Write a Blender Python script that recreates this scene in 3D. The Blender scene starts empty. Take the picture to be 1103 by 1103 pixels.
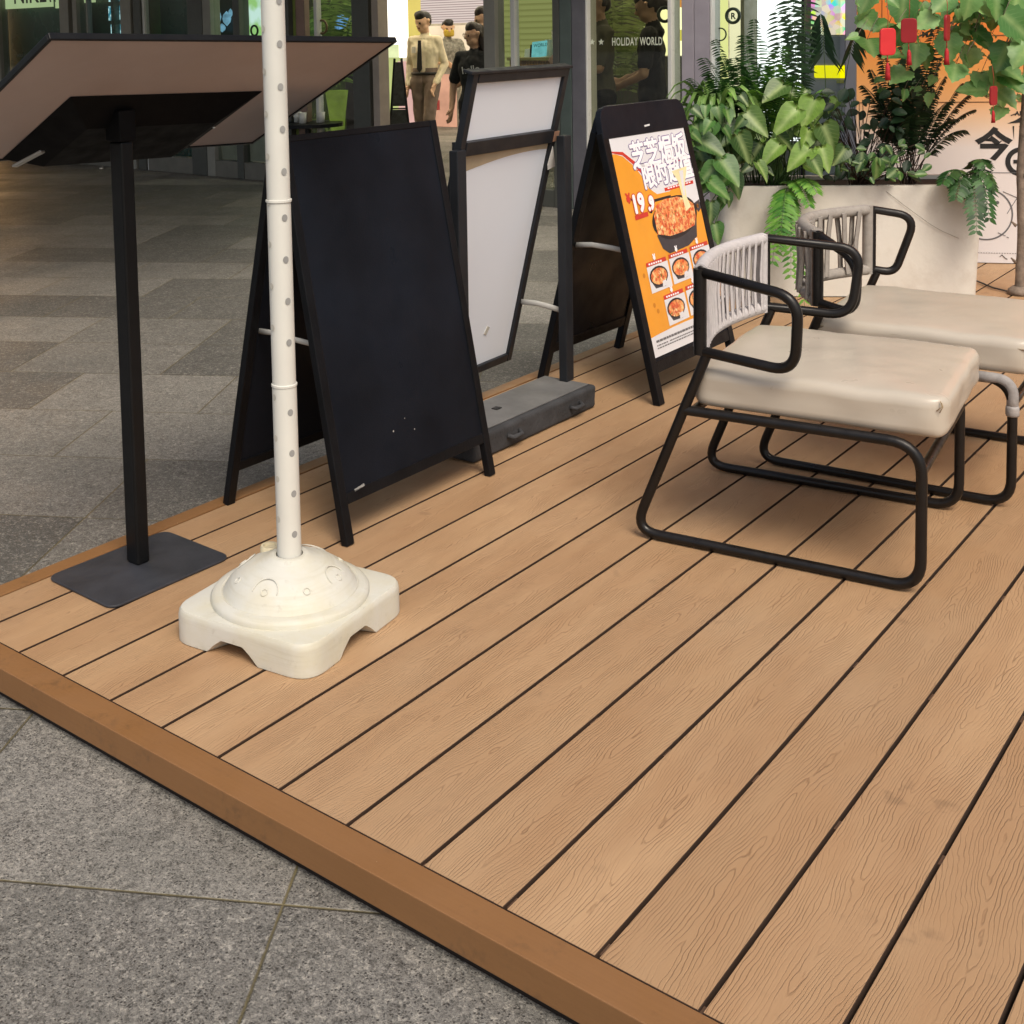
import bpy, math, random
import numpy as np
from mathutils import Vector, Matrix, noise
random.seed(7)
PI = math.pi
R = math.radians
sc = bpy.context.scene
COL = sc.collection

# ------------------------------------------------------------------ camera
FPX, YAW, PITCH, ROLL = 1324.4855, 2.2553029, 0.0795673, -0.0209686
CX, CY, IMG = 456.051, 143.835, 1103.0
CAM = Vector((2.0918768, -1.2794114, 1.1845594))
fw = Vector((math.cos(YAW)*math.cos(PITCH), math.sin(YAW)*math.cos(PITCH), -math.sin(PITCH)))
r0 = Vector((math.sin(YAW), -math.cos(YAW), 0.0))
u0 = r0.cross(fw)
cr = r0*math.cos(ROLL) + u0*math.sin(ROLL)
cu = u0*math.cos(ROLL) - r0*math.sin(ROLL)
cd = bpy.data.cameras.new('camera')
cam = bpy.data.objects.new('camera', cd)
COL.objects.link(cam)
M4 = Matrix((cr, cu, -fw)).transposed().to_4x4()
M4.translation = CAM
cam.matrix_world = M4
cd.sensor_width = 36.0
cd.sensor_fit = 'HORIZONTAL'
cd.lens = FPX/IMG*36.0
cd.shift_x = (IMG/2-CX)/IMG
cd.shift_y = (CY-IMG/2)/IMG
cd.clip_start = 0.05
cd.clip_end = 500
sc.camera = cam


def ray(x, y):
    return fw + cr*((x-CX)/FPX) - cu*((y-CY)/FPX)


def P(x, y, d):
    """the place seen at photo position x, y at depth d metres"""
    return CAM + ray(x, y)*d


# ------------------------------------------------------------------ materials
def lin(h):
    h = h.lstrip('#')
    o = []
    for i in (0, 2, 4):
        c = int(h[i:i+2], 16)/255
        o.append(c/12.92 if c <= 0.04045 else ((c+0.055)/1.055)**2.4)
    return (*o, 1.0)


class NT:
    def __init__(s, name):
        s.m = bpy.data.materials.new(name)
        s.m.use_nodes = True
        s.t = s.m.node_tree
        s.t.nodes.clear()
        s.out = s.n('ShaderNodeOutputMaterial')

    def n(s, typ, inp=None, **kw):
        nd = s.t.nodes.new(typ)
        for k, v in kw.items():
            setattr(nd, k, v)
        for k, v in (inp or {}).items():
            s.set(nd, k, v)
        return nd

    def set(s, nd, k, v):
        sk = nd.inputs[k]
        if isinstance(v, bpy.types.NodeSocket):
            s.t.links.new(v, sk)
        elif isinstance(v, bpy.types.Node):
            s.t.links.new(v.outputs[0], sk)
        else:
            sk.default_value = v

    def math(s, op, a, b=None, c=None, clamp=False):
        nd = s.n('ShaderNodeMath', operation=op, use_clamp=clamp)
        s.set(nd, 0, a)
        if b is not None:
            s.set(nd, 1, b)
        if c is not None:
            s.set(nd, 2, c)
        return nd.outputs[0]

    def mix(s, f, a, b, mode='MIX'):
        nd = s.n('ShaderNodeMix', data_type='RGBA', blend_type=mode)
        s.set(nd, 0, f)
        s.set(nd, 6, a)
        s.set(nd, 7, b)
        return nd.outputs[2]

    def ramp(s, f, lo, hi, a=0.0, b=1.0):
        nd = s.n('ShaderNodeMapRange', {0: f, 1: lo, 2: hi, 3: a, 4: b})
        return nd.outputs[0]

    def noise(s, vec, scale, detail=3.0, rough=0.55, dist=0.0):
        nd = s.n('ShaderNodeTexNoise', {'Scale': scale, 'Detail': detail, 'Roughness': rough, 'Distortion': dist})
        if vec is not None:
            s.set(nd, 'Vector', vec)
        return nd.outputs[0]

    def coord(s, k='Object'):
        return s.n('ShaderNodeTexCoord').outputs[k]

    def done(s, sh):
        s.t.links.new(sh.outputs[0], s.out.inputs[0])
        return s.m


def mat(name, col, rough=0.6, metal=0.0, var=0.12, vscale=9.0, bump=0.0, bscale=120.0, rvar=0.1, spec=0.5, coat=0.0):
    t = NT(name)
    c = lin(col) if isinstance(col, str) else (*col, 1.0)
    co = t.coord()
    nz = t.noise(co, vscale, 4.0)
    f = t.ramp(nz, 0.3, 0.7, 1-var, 1+var)
    colr = t.mix(1.0, c, t.n('ShaderNodeCombineColor', {0: f, 1: f, 2: f}).outputs[0], 'MULTIPLY')
    b = t.n('ShaderNodeBsdfPrincipled', {'Base Color': colr, 'Metallic': metal, 'Specular IOR Level': spec, 'Coat Weight': coat,
            'Roughness': t.ramp(t.noise(co, vscale*2.3, 3.0), 0.3, 0.7, max(0.03, rough-rvar), min(1, rough+rvar))})
    if bump:
        bn = t.n('ShaderNodeBump', {'Strength': 0.6, 'Distance': bump, 'Height': t.noise(co, bscale, 3.0)})
        t.set(b, 'Normal', bn.outputs[0])
    return t.done(b)


def emit(name, col, strength, var=0.0, vscale=3.0):
    t = NT(name)
    c = lin(col) if isinstance(col, str) else (*col, 1.0)
    e = t.n('ShaderNodeEmission', {'Color': c, 'Strength': strength})
    if var:
        nz = t.noise(t.coord(), vscale, 3.0)
        t.set(e, 'Strength', t.ramp(nz, 0.3, 0.7, strength*(1-var), strength*(1+var)))
    return t.done(e)


def glass_mat(name, tint, clear=1.0):
    t = NT(name)
    tr = t.n('ShaderNodeBsdfTransparent', {'Color': (*[c*clear for c in tint], 1)})
    gl = t.n('ShaderNodeBsdfGlossy', {'Color': (1, 1, 1, 1), 'Roughness': 0.02})
    fr = t.n('ShaderNodeFresnel', {'IOR': 1.5})
    front = t.math('SUBTRACT', 1.0, t.n('ShaderNodeNewGeometry').outputs['Backfacing'])
    mx = t.n('ShaderNodeMixShader', {0: t.math('MULTIPLY', fr.outputs[0], front)})
    t.t.links.new(tr.outputs[0], mx.inputs[1])
    t.t.links.new(gl.outputs[0], mx.inputs[2])
    return t.done(mx)


def leaf_mat(name, dark, light, vein=0.0, trans=0.25, rough=0.42):
    t = NT(name)
    isl = t.n('ShaderNodeNewGeometry').outputs['Random Per Island']
    c = t.mix(isl, lin(dark), lin(light))
    uv = t.n('ShaderNodeSeparateXYZ', {0: t.coord('UV')})
    across = t.math('ABSOLUTE', t.math('SUBTRACT', uv.outputs[0], 0.5))
    if vein:
        mid = t.ramp(across, 0.0, 0.16, vein, 0.0)
        side = t.math('SINE', t.math('MULTIPLY', t.math('SUBTRACT', uv.outputs[1], t.math('MULTIPLY', across, 0.7)), 44.0))
        side = t.math('MULTIPLY', t.ramp(side, 0.6, 1.0, 0.0, vein*0.55), t.ramp(across, 0.0, 0.42, 1.0, 0.0))
        c = t.mix(t.math('MAXIMUM', mid, side), c, lin('#c3d68f'))
    nz = t.noise(t.coord(), 30.0, 3.0)
    c = t.mix(t.ramp(nz, 0.35, 0.7, 0.0, 0.35), c, lin(dark))
    p = t.n('ShaderNodeBsdfPrincipled', {'Base Color': c, 'Roughness': rough})
    tl = t.n('ShaderNodeBsdfTranslucent', {'Color': c})
    mx = t.n('ShaderNodeMixShader', {0: trans})
    t.t.links.new(p.outputs[0], mx.inputs[1])
    t.t.links.new(tl.outputs[0], mx.inputs[2])
    return t.done(mx)


# ------------------------------------------------------------------ mesh builder
class MB:
    def __init__(s):
        s.v, s.f, s.mi, s.uv = [], [], [], {}

    def add(s, vs, fs, mi=0, uvs=None):
        o = len(s.v)
        s.v += [tuple(p) for p in vs]
        s.f += [tuple(i+o for i in f) for f in fs]
        s.mi += [mi]*len(fs)
        if uvs:
            for i, q in enumerate(uvs):
                s.uv[o+i] = q
        return s

    def box(s, lo, hi, mi=0, M=None):
        x0, y0, z0 = lo
        x1, y1, z1 = hi
        vs = [Vector(p) for p in ((x0, y0, z0), (x1, y0, z0), (x1, y1, z0), (x0, y1, z0), (x0, y0, z1), (x1, y0, z1), (x1, y1, z1), (x0, y1, z1))]
        if M is not None:
            vs = [M @ p for p in vs]
        return s.add(vs, [(3, 2, 1, 0), (4, 5, 6, 7), (0, 1, 5, 4), (1, 2, 6, 5), (2, 3, 7, 6), (3, 0, 4, 7)], mi)

    def bar(s, a, b, w, h, side=(0, 0, 1), mi=0):
        """rectangular bar from a to b; h measured along side"""
        a, b = Vector(a), Vector(b)
        d = (b-a)
        L = d.length
        d.normalize()
        sd = Vector(side)
        sd = (sd-d*sd.dot(d)).normalized()
        t = d.cross(sd)
        M = Matrix((t, d, sd)).transposed().to_4x4()
        M.translation = a
        return s.box((-w/2, 0, -h/2), (w/2, L, h/2), mi, M)

    def prism(s, pts, ext, mi=0):
        n = len(pts)
        e = Vector(ext)
        vs = [Vector(p) for p in pts]+[Vector(p)+e for p in pts]
        fs = [tuple(range(n-1, -1, -1)), tuple(range(n, 2*n))]+[(i, (i+1) % n, n+(i+1) % n, n+i) for i in range(n)]
        return s.add(vs, fs, mi)

    def tube(s, pts, r, n=10, closed=False, mi=0, flat=1.0):
        pts = [Vector(p) for p in pts]
        m = len(pts)
        rr = r if hasattr(r, '__len__') else [r]*m
        up = None
        vs = []
        for i in range(m):
            if closed:
                d = pts[(i+1) % m]-pts[i-1]
            else:
                d = pts[min(i+1, m-1)]-pts[max(i-1, 0)]
            if d.length < 1e-9:
                d = Vector((0, 0, 1))
            d.normalize()
            if up is None:
                up = Vector((0, 0, 1)) if abs(d.z) < 0.9 else Vector((1, 0, 0))
            up = (up-d*up.dot(d))
            up.normalize()
            sd = d.cross(up)
            for k in range(n):
                a = 2*PI*k/n
                vs.append(pts[i]+sd*(math.cos(a)*rr[i]*flat)+up*(math.sin(a)*rr[i]))
        fs = []
        for i in range(m if closed else m-1):
            j = (i+1) % m
            for k in range(n):
                fs.append((i*n+k, i*n+(k+1) % n, j*n+(k+1) % n, j*n+k))
        if not closed:
            fs.append(tuple(range(n-1, -1, -1)))
            fs.append(tuple((m-1)*n+k for k in range(n)))
        return s.add(vs, fs, mi)

    def lathe(s, prof, c=(0, 0, 0), n=24, mi=0, M=None, cap=True):
        vs, fs = [], []
        for (r, z) in prof:
            for k in range(n):
                a = 2*PI*k/n
                q = Vector((r*math.cos(a), r*math.sin(a), z))
                vs.append((M @ q if M is not None else q)+Vector(c))
        m = len(prof)
        for i in range(m-1):
            for k in range(n):
                fs.append((i*n+k, i*n+(k+1) % n, (i+1)*n+(k+1) % n, (i+1)*n+k))
        if cap:
            fs.append(tuple(range(n-1, -1, -1)))
            fs.append(tuple((m-1)*n+k for k in range(n)))
        return s.add(vs, fs, mi)

    def rbox(s, half, r, c=(0, 0, 0), n=10, mi=0, fn=None, M=None):
        """rounded box; fn may move its points"""
        half = Vector(half)
        idx = {}
        vs, fs = [], []

        def coords(h):
            e = min(r, h)
            a = [-h+e*(1-math.cos(PI/2*k/4)) for k in range(4)]
            inn = [-h+e+(2*h-2*e)*k/n for k in range(n+1)]
            return a+inn+[-q for q in reversed(a)]
        cs = [coords(half[i]) for i in range(3)]

        def vid(q):
            key = tuple(round(k, 6) for k in q)
            if key not in idx:
                q = Vector(q)
                core = Vector([max(-(half[i]-min(r, half[i])), min(half[i]-min(r, half[i]), q[i])) for i in range(3)])
                d = q-core
                if d.length > 1e-9:
                    # map the cube-like shell to a sphere corner
                    q = core+d.normalized()*min(r, min(half))
                if fn:
                    q = fn(q)
                if M is not None:
                    q = M @ q
                idx[key] = len(vs)
                vs.append(q+Vector(c))
            return idx[key]
        for ax in range(3):
            b, cc = [(1, 2), (2, 0), (0, 1)][ax]
            for sg in (-1, 1):
                B, C_ = cs[b], cs[cc]
                for i in range(len(B)-1):
                    for j in range(len(C_)-1):
                        quad = []
                        for (ii, jj) in ((i, j), (i+1, j), (i+1, j+1), (i, j+1)):
                            q = [0, 0, 0]
                            q[ax] = sg*half[ax]
                            q[b] = B[ii]
                            q[cc] = C_[jj]
                            quad.append(vid(q))
                        if sg < 0:
                            quad.reverse()
                        if len(set(quad)) == 4:
                            fs.append(tuple(quad))
        return s.add(vs, fs, mi)

    def text(s, body, M, size=1.0, mi=0, depth=0.0, bold=0.0, align='LEFT', spacing=1.0):
        cv = bpy.data.curves.new('lettering', 'FONT')
        cv.body = body
        cv.size = size
        cv.offset = bold
        cv.extrude = depth
        cv.align_x = align
        cv.space_character = spacing
        cv.resolution_u = 3
        ob = bpy.data.objects.new('lettering', cv)
        COL.objects.link(ob)
        dg = bpy.context.evaluated_depsgraph_get()
        me = bpy.data.meshes.new_from_object(ob.evaluated_get(dg))
        s.add([M @ v.co for v in me.vertices], [tuple(p.vertices) for p in me.polygons], mi)
        bpy.data.objects.remove(ob)
        bpy.data.curves.remove(cv)
        bpy.data.meshes.remove(me)
        return s

    def obj(s, name, mats, parent=None, smooth=False, bevel=0.0, auto=None, loc=None, segs=2):
        me = bpy.data.meshes.new(name)
        me.from_pydata(s.v, [], s.f)
        if not isinstance(mats, (list, tuple)):
            mats = [mats]
        for m in mats:
            me.materials.append(m)
        me.polygons.foreach_set('material_index', s.mi)
        if s.uv:
            ul = me.uv_layers.new(name='UVMap')
            for lp in me.loops:
                ul.data[lp.index].uv = s.uv.get(lp.vertex_index, (0.5, 0.5))
        if smooth:
            me.polygons.foreach_set('use_smooth', [True]*len(me.polygons))
            if auto is not None:
                me.set_sharp_from_angle(angle=R(auto))
        me.update()
        o = bpy.data.objects.new(name, me)
        COL.objects.link(o)
        if loc is not None:
            o.location = loc
        if parent is not None:
            o.parent = parent
        if bevel:
            b = o.modifiers.new('bevel', 'BEVEL')
            b.width = bevel
            b.segments = segs
            b.limit_method = 'ANGLE'
            b.angle_limit = R(35)
            b.harden_normals = False
        return o


def tag(o, label=None, cat=None, group=None, kind=None):
    if label:
        o['label'] = label
    if cat:
        o['category'] = cat
    if group:
        o['group'] = group
    if kind:
        o['kind'] = kind
    return o


def thing(name, label, cat, loc=(0, 0, 0), rz=0.0, group=None):
    o = bpy.data.objects.new(name, None)
    o.empty_display_size = 0.1
    COL.objects.link(o)
    o.location = loc
    o.rotation_euler = (0, 0, rz)
    return tag(o, label, cat, group)


def fillet(pts, r, closed=False, n=6):
    pts = [Vector(p) for p in pts]
    m = len(pts)
    out = []
    for i in range(m):
        if not closed and i in (0, m-1):
            out.append(pts[i])
            continue
        a, b, c = pts[i-1], pts[i], pts[(i+1) % m]
        rr = r[i] if hasattr(r, '__len__') else r
        d1, d2 = (a-b), (c-b)
        rr = min(rr, d1.length*0.48, d2.length*0.48)
        if rr <= 1e-5:
            out.append(b)
            continue
        p1, p2 = b+d1.normalized()*rr, b+d2.normalized()*rr
        for k in range(n+1):
            t = k/n
            out.append(p1*(1-t)**2+b*2*t*(1-t)+p2*t*t)
    return out


GZ = -0.065          # level of the plaza paving (deck top is 0)
FZ = -0.25           # level of the shop floor

# ------------------------------------------------------------------ shared materials
M_black = mat('black_painted_board', (0.0070, 0.0088, 0.0135), 0.42, var=0.4, vscale=3, rvar=0.16, spec=0.12, bump=0.0006, bscale=300)
M_blackwood = mat('black_stained_wood', (0.004, 0.0045, 0.006), 0.45, spec=0.2, var=0.3, vscale=14, bump=0.0008, bscale=200)
M_blackmetal = mat('black_powder_coat', (0.005, 0.005, 0.0055), 0.4, spec=0.25, var=0.2, bump=0.0003, bscale=500)
M_steelbase = mat('dark_grey_steel_plate', (0.032, 0.034, 0.042), 0.5, var=0.25, vscale=7, bump=0.0004, bscale=400)
M_silver = mat('dull_silver_metal', (0.5, 0.5, 0.48), 0.35, metal=0.9)

# ------------------------------------------------------------------ paving
t = NT('granite_paving')
co = t.coord()
mp = t.n('ShaderNodeMapping', {'Vector': co, 'Rotation': (0, 0, R(-30.6))})
sx = t.n('ShaderNodeSeparateXYZ', {0: mp.outputs[0]})
X, Y = sx.outputs[0], sx.outputs[1]
ROW, LEN = 0.45, 0.6
yy = t.math('DIVIDE', t.math('ADD', Y, 0.534+ROW*40), ROW)
row = t.math('FLOOR', yy)
fy = t.math('FRACT', yy)
wr = t.n('ShaderNodeTexWhiteNoise', {'W': row}, noise_dimensions='1D').outputs[0]
off = t.math('MULTIPLY', t.math('FLOOR', t.math('MULTIPLY', wr, 2.0)), 0.5)
xx = t.math('ADD', t.math('DIVIDE', t.math('ADD', X, LEN*40-0.673), LEN), off)
colm = t.math('FLOOR', xx)
fx = t.math('FRACT', xx)
cid = t.n('ShaderNodeCombineXYZ', {0: colm, 1: row, 2: 3.0})
wn = t.n('ShaderNodeTexWhiteNoise', {'Vector': cid.outputs[0]}, noise_dimensions='3D')
ex = t.math('MULTIPLY', t.math('MINIMUM', fx, t.math('SUBTRACT', 1.0, fx)), LEN)
ey = t.math('MULTIPLY', t.math('MINIMUM', fy, t.math('SUBTRACT', 1.0, fy)), ROW)
wob = t.math('MULTIPLY', t.math('SUBTRACT', t.noise(co, 60.0, 2.0), 0.5), 0.0022)
edge = t.math('ADD', t.math('MINIMUM', ex, ey), wob)
joint = t.ramp(edge, 0.0008, 0.0034, 1.0, 0.0)
# dark bands: a patchy share of the slabs is a darker stone
patch = t.noise(t.n('ShaderNodeCombineXYZ', {0: t.math('MULTIPLY', colm, 0.23), 1: t.math('MULTIPLY', row, 0.42), 2: 7.31}).outputs[0], 1.0, 1.0)
dk = t.ramp(t.math('ADD', patch, t.math('MULTIPLY', wn.outputs[0], 0.30)), 0.64, 0.67)
base = t.mix(wn.outputs[0], (0.205, 0.196, 0.178, 1), (0.318, 0.302, 0.272, 1))
dk = t.math('MULTIPLY', dk, t.math('GREATER_THAN', row, 40.5))
base = t.mix(t.math('MULTIPLY', dk, 0.72), base, (0.050, 0.052, 0.052, 1))
g1 = t.noise(co, 330.0, 6.0, 0.85)
g2 = t.noise(co, 85.0, 6.0, 0.85)
g3 = t.noise(co, 14.0, 4.0, 0.65)
speck = t.mix(t.ramp(g1, 0.41, 0.54, 0.92, 0.0), base, (0.028, 0.027, 0.026, 1))
speck = t.mix(t.ramp(g2, 0.54, 0.64, 0.0, 0.75), speck, (0.48, 0.45, 0.39, 1))
pit = t.math('MULTIPLY', t.ramp(g2, 0.475, 0.41), t.ramp(g3, 0.40, 0.60, 0.35, 1.0))
speck = t.mix(t.math('MULTIPLY', pit, 0.75), speck, (0.035, 0.030, 0.024, 1))
vo = t.n('ShaderNodeTexVoronoi', {'Vector': co, 'Scale': 250.0})
vr = t.n('ShaderNodeSeparateColor', {0: vo.outputs['Color']})
clus = t.ramp(t.noise(co, 20.0, 4.0, 0.7), 0.36, 0.66, 0.02, 0.34)
pits = t.math('MULTIPLY', t.math('LESS_THAN', vr.outputs[0], clus), t.ramp(vo.outputs['Distance'], 0.30, 0.52, 1.0, 0.0))
speck = t.mix(t.math('MULTIPLY', pits, 0.85), speck, (0.030, 0.026, 0.022, 1))
speck = t.mix(t.math('MULTIPLY', t.math('GREATER_THAN', vr.outputs[1], 0.95), 0.35), speck, (0.50, 0.47, 0.42, 1))
big = t.noise(co, 2.2, 5.0, 0.6)
speck = t.mix(t.ramp(big, 0.42, 0.70, 0.0, 0.35), speck, (0.07, 0.068, 0.055, 1))
jcol = t.mix(t.noise(co, 8.0, 2.0), (0.035, 0.030, 0.020, 1), (0.20, 0.165, 0.075, 1))
c = t.mix(joint, speck, jcol)
hgt = t.math('SUBTRACT', t.math('SUBTRACT', t.math('ADD', t.math('MULTIPLY', g1, 0.4), t.math('MULTIPLY', g2, 0.7)), t.math('MULTIPLY', pits, 0.5)), t.math('MULTIPLY', joint, 1.2))
bm = t.n('ShaderNodeBump', {'Strength': 0.7, 'Distance': 0.004, 'Height': hgt})
rough = t.ramp(big, 0.3, 0.7, 0.42, 0.7)
M_pave = t.done(t.n('ShaderNodeBsdfPrincipled', {'Base Color': c, 'Roughness': rough, 'Normal': bm.outputs[0], 'Specular IOR Level': 0.5}))

m = MB()
m.add([(-60, -50, GZ), (50, -50, GZ), (50, 50, GZ), (-60, 50, GZ)], [(0, 1, 2, 3)])
tag(m.obj('ground', M_pave), 'grey granite paving of the plaza', kind='structure')

# ------------------------------------------------------------------ deck
PITCH_B = 0.145
t = NT('composite_deck_board')
co = t.coord()
sx = t.n('ShaderNodeSeparateXYZ', {0: co})
X, Y = sx.outputs[0], sx.outputs[1]
q = t.math('DIVIDE', X, PITCH_B)
bid = t.math('FLOOR', q)
xl = t.math('MULTIPLY', t.math('SUBTRACT', t.math('FRACT', q), 0.5), PITCH_B)
wn = t.n('ShaderNodeTexWhiteNoise', {'W': bid}, noise_dimensions='1D')
rs = t.n('ShaderNodeSeparateColor', {0: wn.outputs['Color']})
r1, r2, r3 = rs.outputs
y2 = t.math('ADD', Y, t.math('MULTIPLY', r1, 50.0))
cen = t.math('MULTIPLY', t.math('SUBTRACT', t.noise(t.n('ShaderNodeCombineXYZ', {1: t.math('MULTIPLY', y2, 1.3)}).outputs[0], 1.0, 2.0), 0.5), 0.11)
xa = t.math('ABSOLUTE', t.math('SUBTRACT', xl, cen))
xa = t.math('SQRT', t.math('ADD', t.math('MULTIPLY', xa, xa), 0.00003))
dr = t.math('SUBTRACT', t.math('MULTIPLY', t.math('GREATER_THAN', r2, 0.5), 2.0), 1.0)
wv = t.n('ShaderNodeCombineXYZ', {0: t.math('MULTIPLY', xl, 17.0), 1: t.math('MULTIPLY', y2, 4.2), 2: bid}).outputs[0]
wv2 = t.n('ShaderNodeCombineXYZ', {0: t.math('MULTIPLY', xl, 90.0), 1: t.math('MULTIPLY', y2, 22.0), 2: bid}).outputs[0]
f = t.math('ADD', t.math('DIVIDE', xa, 0.0052), t.math('MULTIPLY', t.math('MULTIPLY', y2, 7.5), dr))
f = t.math('ADD', f, t.math('MULTIPLY', t.noise(wv, 1.0, 3.0, 0.55), 7.0))
f = t.math('ADD', f, t.math('MULTIPLY', t.noise(wv2, 1.0, 2.0), 0.9))
saw = t.math('ABSOLUTE', t.math('SUBTRACT', t.math('FRACT', f), 0.5))
line = t.ramp(saw, 0.0, 0.15, 1.0, 0.0)
fade = t.ramp(t.noise(wv, 1.6, 3.0), 0.34, 0.62, 0.15, 1.0)
line = t.math('MULTIPLY', line, fade)
fib = t.noise(t.n('ShaderNodeCombineXYZ', {0: t.math('MULTIPLY', X, 420.0), 1: t.math('MULTIPLY', Y, 14.0)}).outputs[0], 1.0, 3.0, 0.65)
base = t.mix(r3, (0.372, 0.234, 0.127, 1), (0.470, 0.305, 0.170, 1))
base = t.mix(t.ramp(t.noise(wv, 0.45, 3.0), 0.35, 0.68), base, (0.355, 0.212, 0.111, 1))
base = t.mix(t.ramp(fib, 0.32, 0.72, 0.0, 0.40), base, (0.33, 0.19, 0.098, 1))
c = t.mix(t.math('MULTIPLY', line, 0.50), base, (0.150, 0.075, 0.034, 1))
# scuffs and dried spots
st = t.noise(co, 5.5, 4.0, 0.6)
st2 = t.noise(co, 23.0, 3.0, 0.6)
stm = t.math('MULTIPLY', t.ramp(st, 0.60, 0.68), t.ramp(st2, 0.50, 0.62))
c = t.mix(t.math('MULTIPLY', stm, 0.30), c, (0.10, 0.058, 0.034, 1))
dust = t.noise(co, 1.7, 5.0, 0.65)
c = t.mix(t.ramp(dust, 0.45, 0.75, 0.0, 0.22), c, (0.40, 0.30, 0.20, 1))
h = t.math('ADD', t.math('MULTIPLY', line, -1.0), t.math('MULTIPLY', fib, 0.35))
bm = t.n('ShaderNodeBump', {'Strength': 0.75, 'Distance': 0.0011, 'Height': h})
M_deck = t.done(t.n('ShaderNodeBsdfPrincipled', {'Base Color': c, 'Roughness': t.ramp(st, 0.3, 0.7, 0.5, 0.68), 'Normal': bm.outputs[0], 'Specular IOR Level': 0.4}))
t = NT('brown_edge_trim')
co = t.coord()
c = t.mix(t.noise(co, 5.0, 5.0, 0.65), (0.205, 0.098, 0.036, 1), (0.252, 0.124, 0.047, 1))
c = t.mix(t.ramp(t.noise(co, 70.0, 2.0), 0.765, 0.79, 0, 0.8), c, (0.55, 0.40, 0.24, 1))
c = t.mix(t.math('MULTIPLY', t.ramp(t.noise(co, 9.0, 5.0, 0.7), 0.54, 0.66), t.ramp(t.noise(co, 55.0, 4.0, 0.7), 0.45, 0.62, 0, 0.6)), c, (0.12, 0.065, 0.03, 1))
stq = t.n('ShaderNodeMapping', {'Vector': co, 'Scale': (6.0, 260.0, 260.0)})
fibt = t.noise(stq.outputs[0], 1.0, 3.0)
c = t.mix(t.ramp(fibt, 0.4, 0.7, 0, 0.3), c, (0.19, 0.09, 0.034, 1))
bm = t.n('ShaderNodeBump', {'Strength': 0.5, 'Distance': 0.0006, 'Height': t.noise(co, 150.0, 4.0)})
M_trim = t.done(t.n('ShaderNodeBsdfPrincipled', {'Base Color': c, 'Roughness': t.ramp(t.noise(co, 12.0, 4.0), 0.3, 0.7, 0.38, 0.6), 'Normal': bm.outputs[0]}))
M_joist = mat('dark_joist', (0.012, 0.006, 0.0035), 0.8)

V1 = 5.6
deck = MB()
g = 0.0031
for i in range(-2, 24):
    a = i*PITCH_B+g
    b = (i+1)*PITCH_B-g
    if i == -2:
        a = -0.246
    deck.box((a, 0.002, -0.024), (b, V1, 0.0))
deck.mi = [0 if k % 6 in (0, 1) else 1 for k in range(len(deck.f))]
M_side = mat('shaded_board_side', (0.040, 0.019, 0.009), 0.85)  # board sides coloured dark to paint the shade in the gaps
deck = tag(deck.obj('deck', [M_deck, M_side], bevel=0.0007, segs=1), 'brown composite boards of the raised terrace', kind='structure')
dk = MB()
dk.box((-0.285, -0.044, GZ-0.01), (3.45, V1-0.01, -0.0255))
dk.obj('sub_frame', M_joist, deck)
tr = MB()
tr.box((-0.297, -0.057, -0.047), (3.47, -0.001, 0.0015))
tr.obj('edge_trim', M_trim, deck, bevel=0.0016)
tr = MB()
tr.box((-0.297, 0.0, -0.047), (-0.2505, V1, 0.0015))
tr.obj('edge_trim', M_trim, deck, bevel=0.0016)
cl = MB()
for i in range(0, 23):
    for v in (0.02, 0.47, 0.92, 1.37, 1.82, 2.27, 2.72, 3.17):
        vv = v+random.uniform(-0.02, 0.02)
        cl.box((i*PITCH_B-0.0031, vv-0.012, -0.015), (i*PITCH_B+0.0031, vv+0.012, -0.0055))
cl.obj('board_clips', mat('rusty_clip', (0.09, 0.05, 0.03), 0.6), deck)

# ------------------------------------------------------------------ menu stand
ms = thing('menu_stand', 'tall black menu stand with a sloping mauve backed board on a flat steel base', 'menu stand', (-0.139, 0.397, 0), R(-1.5))
m = MB()
out = fillet([(-0.122, -0.163, 0), (0.122, -0.163, 0), (0.122, 0.163, 0), (-0.122, 0.163, 0)], 0.03, True)
m.prism(out, (0, 0, 0.006))
m.obj('base_plate', M_steelbase, ms, bevel=0.002, loc=(0.024, -0.012, 0.001))
m = MB()
m.box((-0.022, -0.017, 0.007), (0.022, 0.017, 0.965))
m.obj('post', M_blackmetal, ms, bevel=0.005)
# sloping board: upper edge towards the terrace, lower edge towards the plaza
TL, TR = Vector((0.262, -0.335, 1.195)), Vector((0.315, 0.570, 1.173))
BL, BR = Vector((-0.300, -0.305, 0.925)), Vector((-0.245, 0.600, 0.900))
mid = lambda a, b, k: a*(1-k)+b*k
w_ax = (TR-TL).normalized()
s_ax = (BL-TL).normalized()
n_ax = s_ax.cross(w_ax)
if n_ax.z < 0:
    n_ax = -n_ax
n_ax.normalize()
W_, S_ = (TR-TL).length, (BL-TL).length
MP = Matrix((w_ax, s_ax, n_ax)).transposed().to_4x4()
MP.translation = TL
m = MB()
m.box((0.008, 0.008, 0.0), (W_-0.008, S_-0.008, 0.010), M=MP)
pb = m.obj('menu_board', mat('mauve_brown_laminate', (0.47, 0.385, 0.365), 0.5, var=0.06, vscale=4), ms)
m = MB()
for lo, hi in (((0, 0, -0.003), (W_, 0.0078, 0.011)), ((0, S_-0.0078, -0.003), (W_, S_, 0.011)), ((0, 0.008, -0.003), (0.0078, S_-0.008, 0.011)), ((W_-0.0078, 0.008, -0.003), (W_, S_-0.008, 0.011))):
    m.box(lo, hi, M=MP)
m.obj('board_rim', M_blackmetal, ms, bevel=0.0015)
m = MB()
m.box((0.03, 0.03, 0.0105), (W_-0.03, S_-0.03, 0.0125), M=MP)
m.obj('menu_sheet', mat('menu_paper', (0.55, 0.5, 0.44), 0.4), ms)
m = MB()
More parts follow.
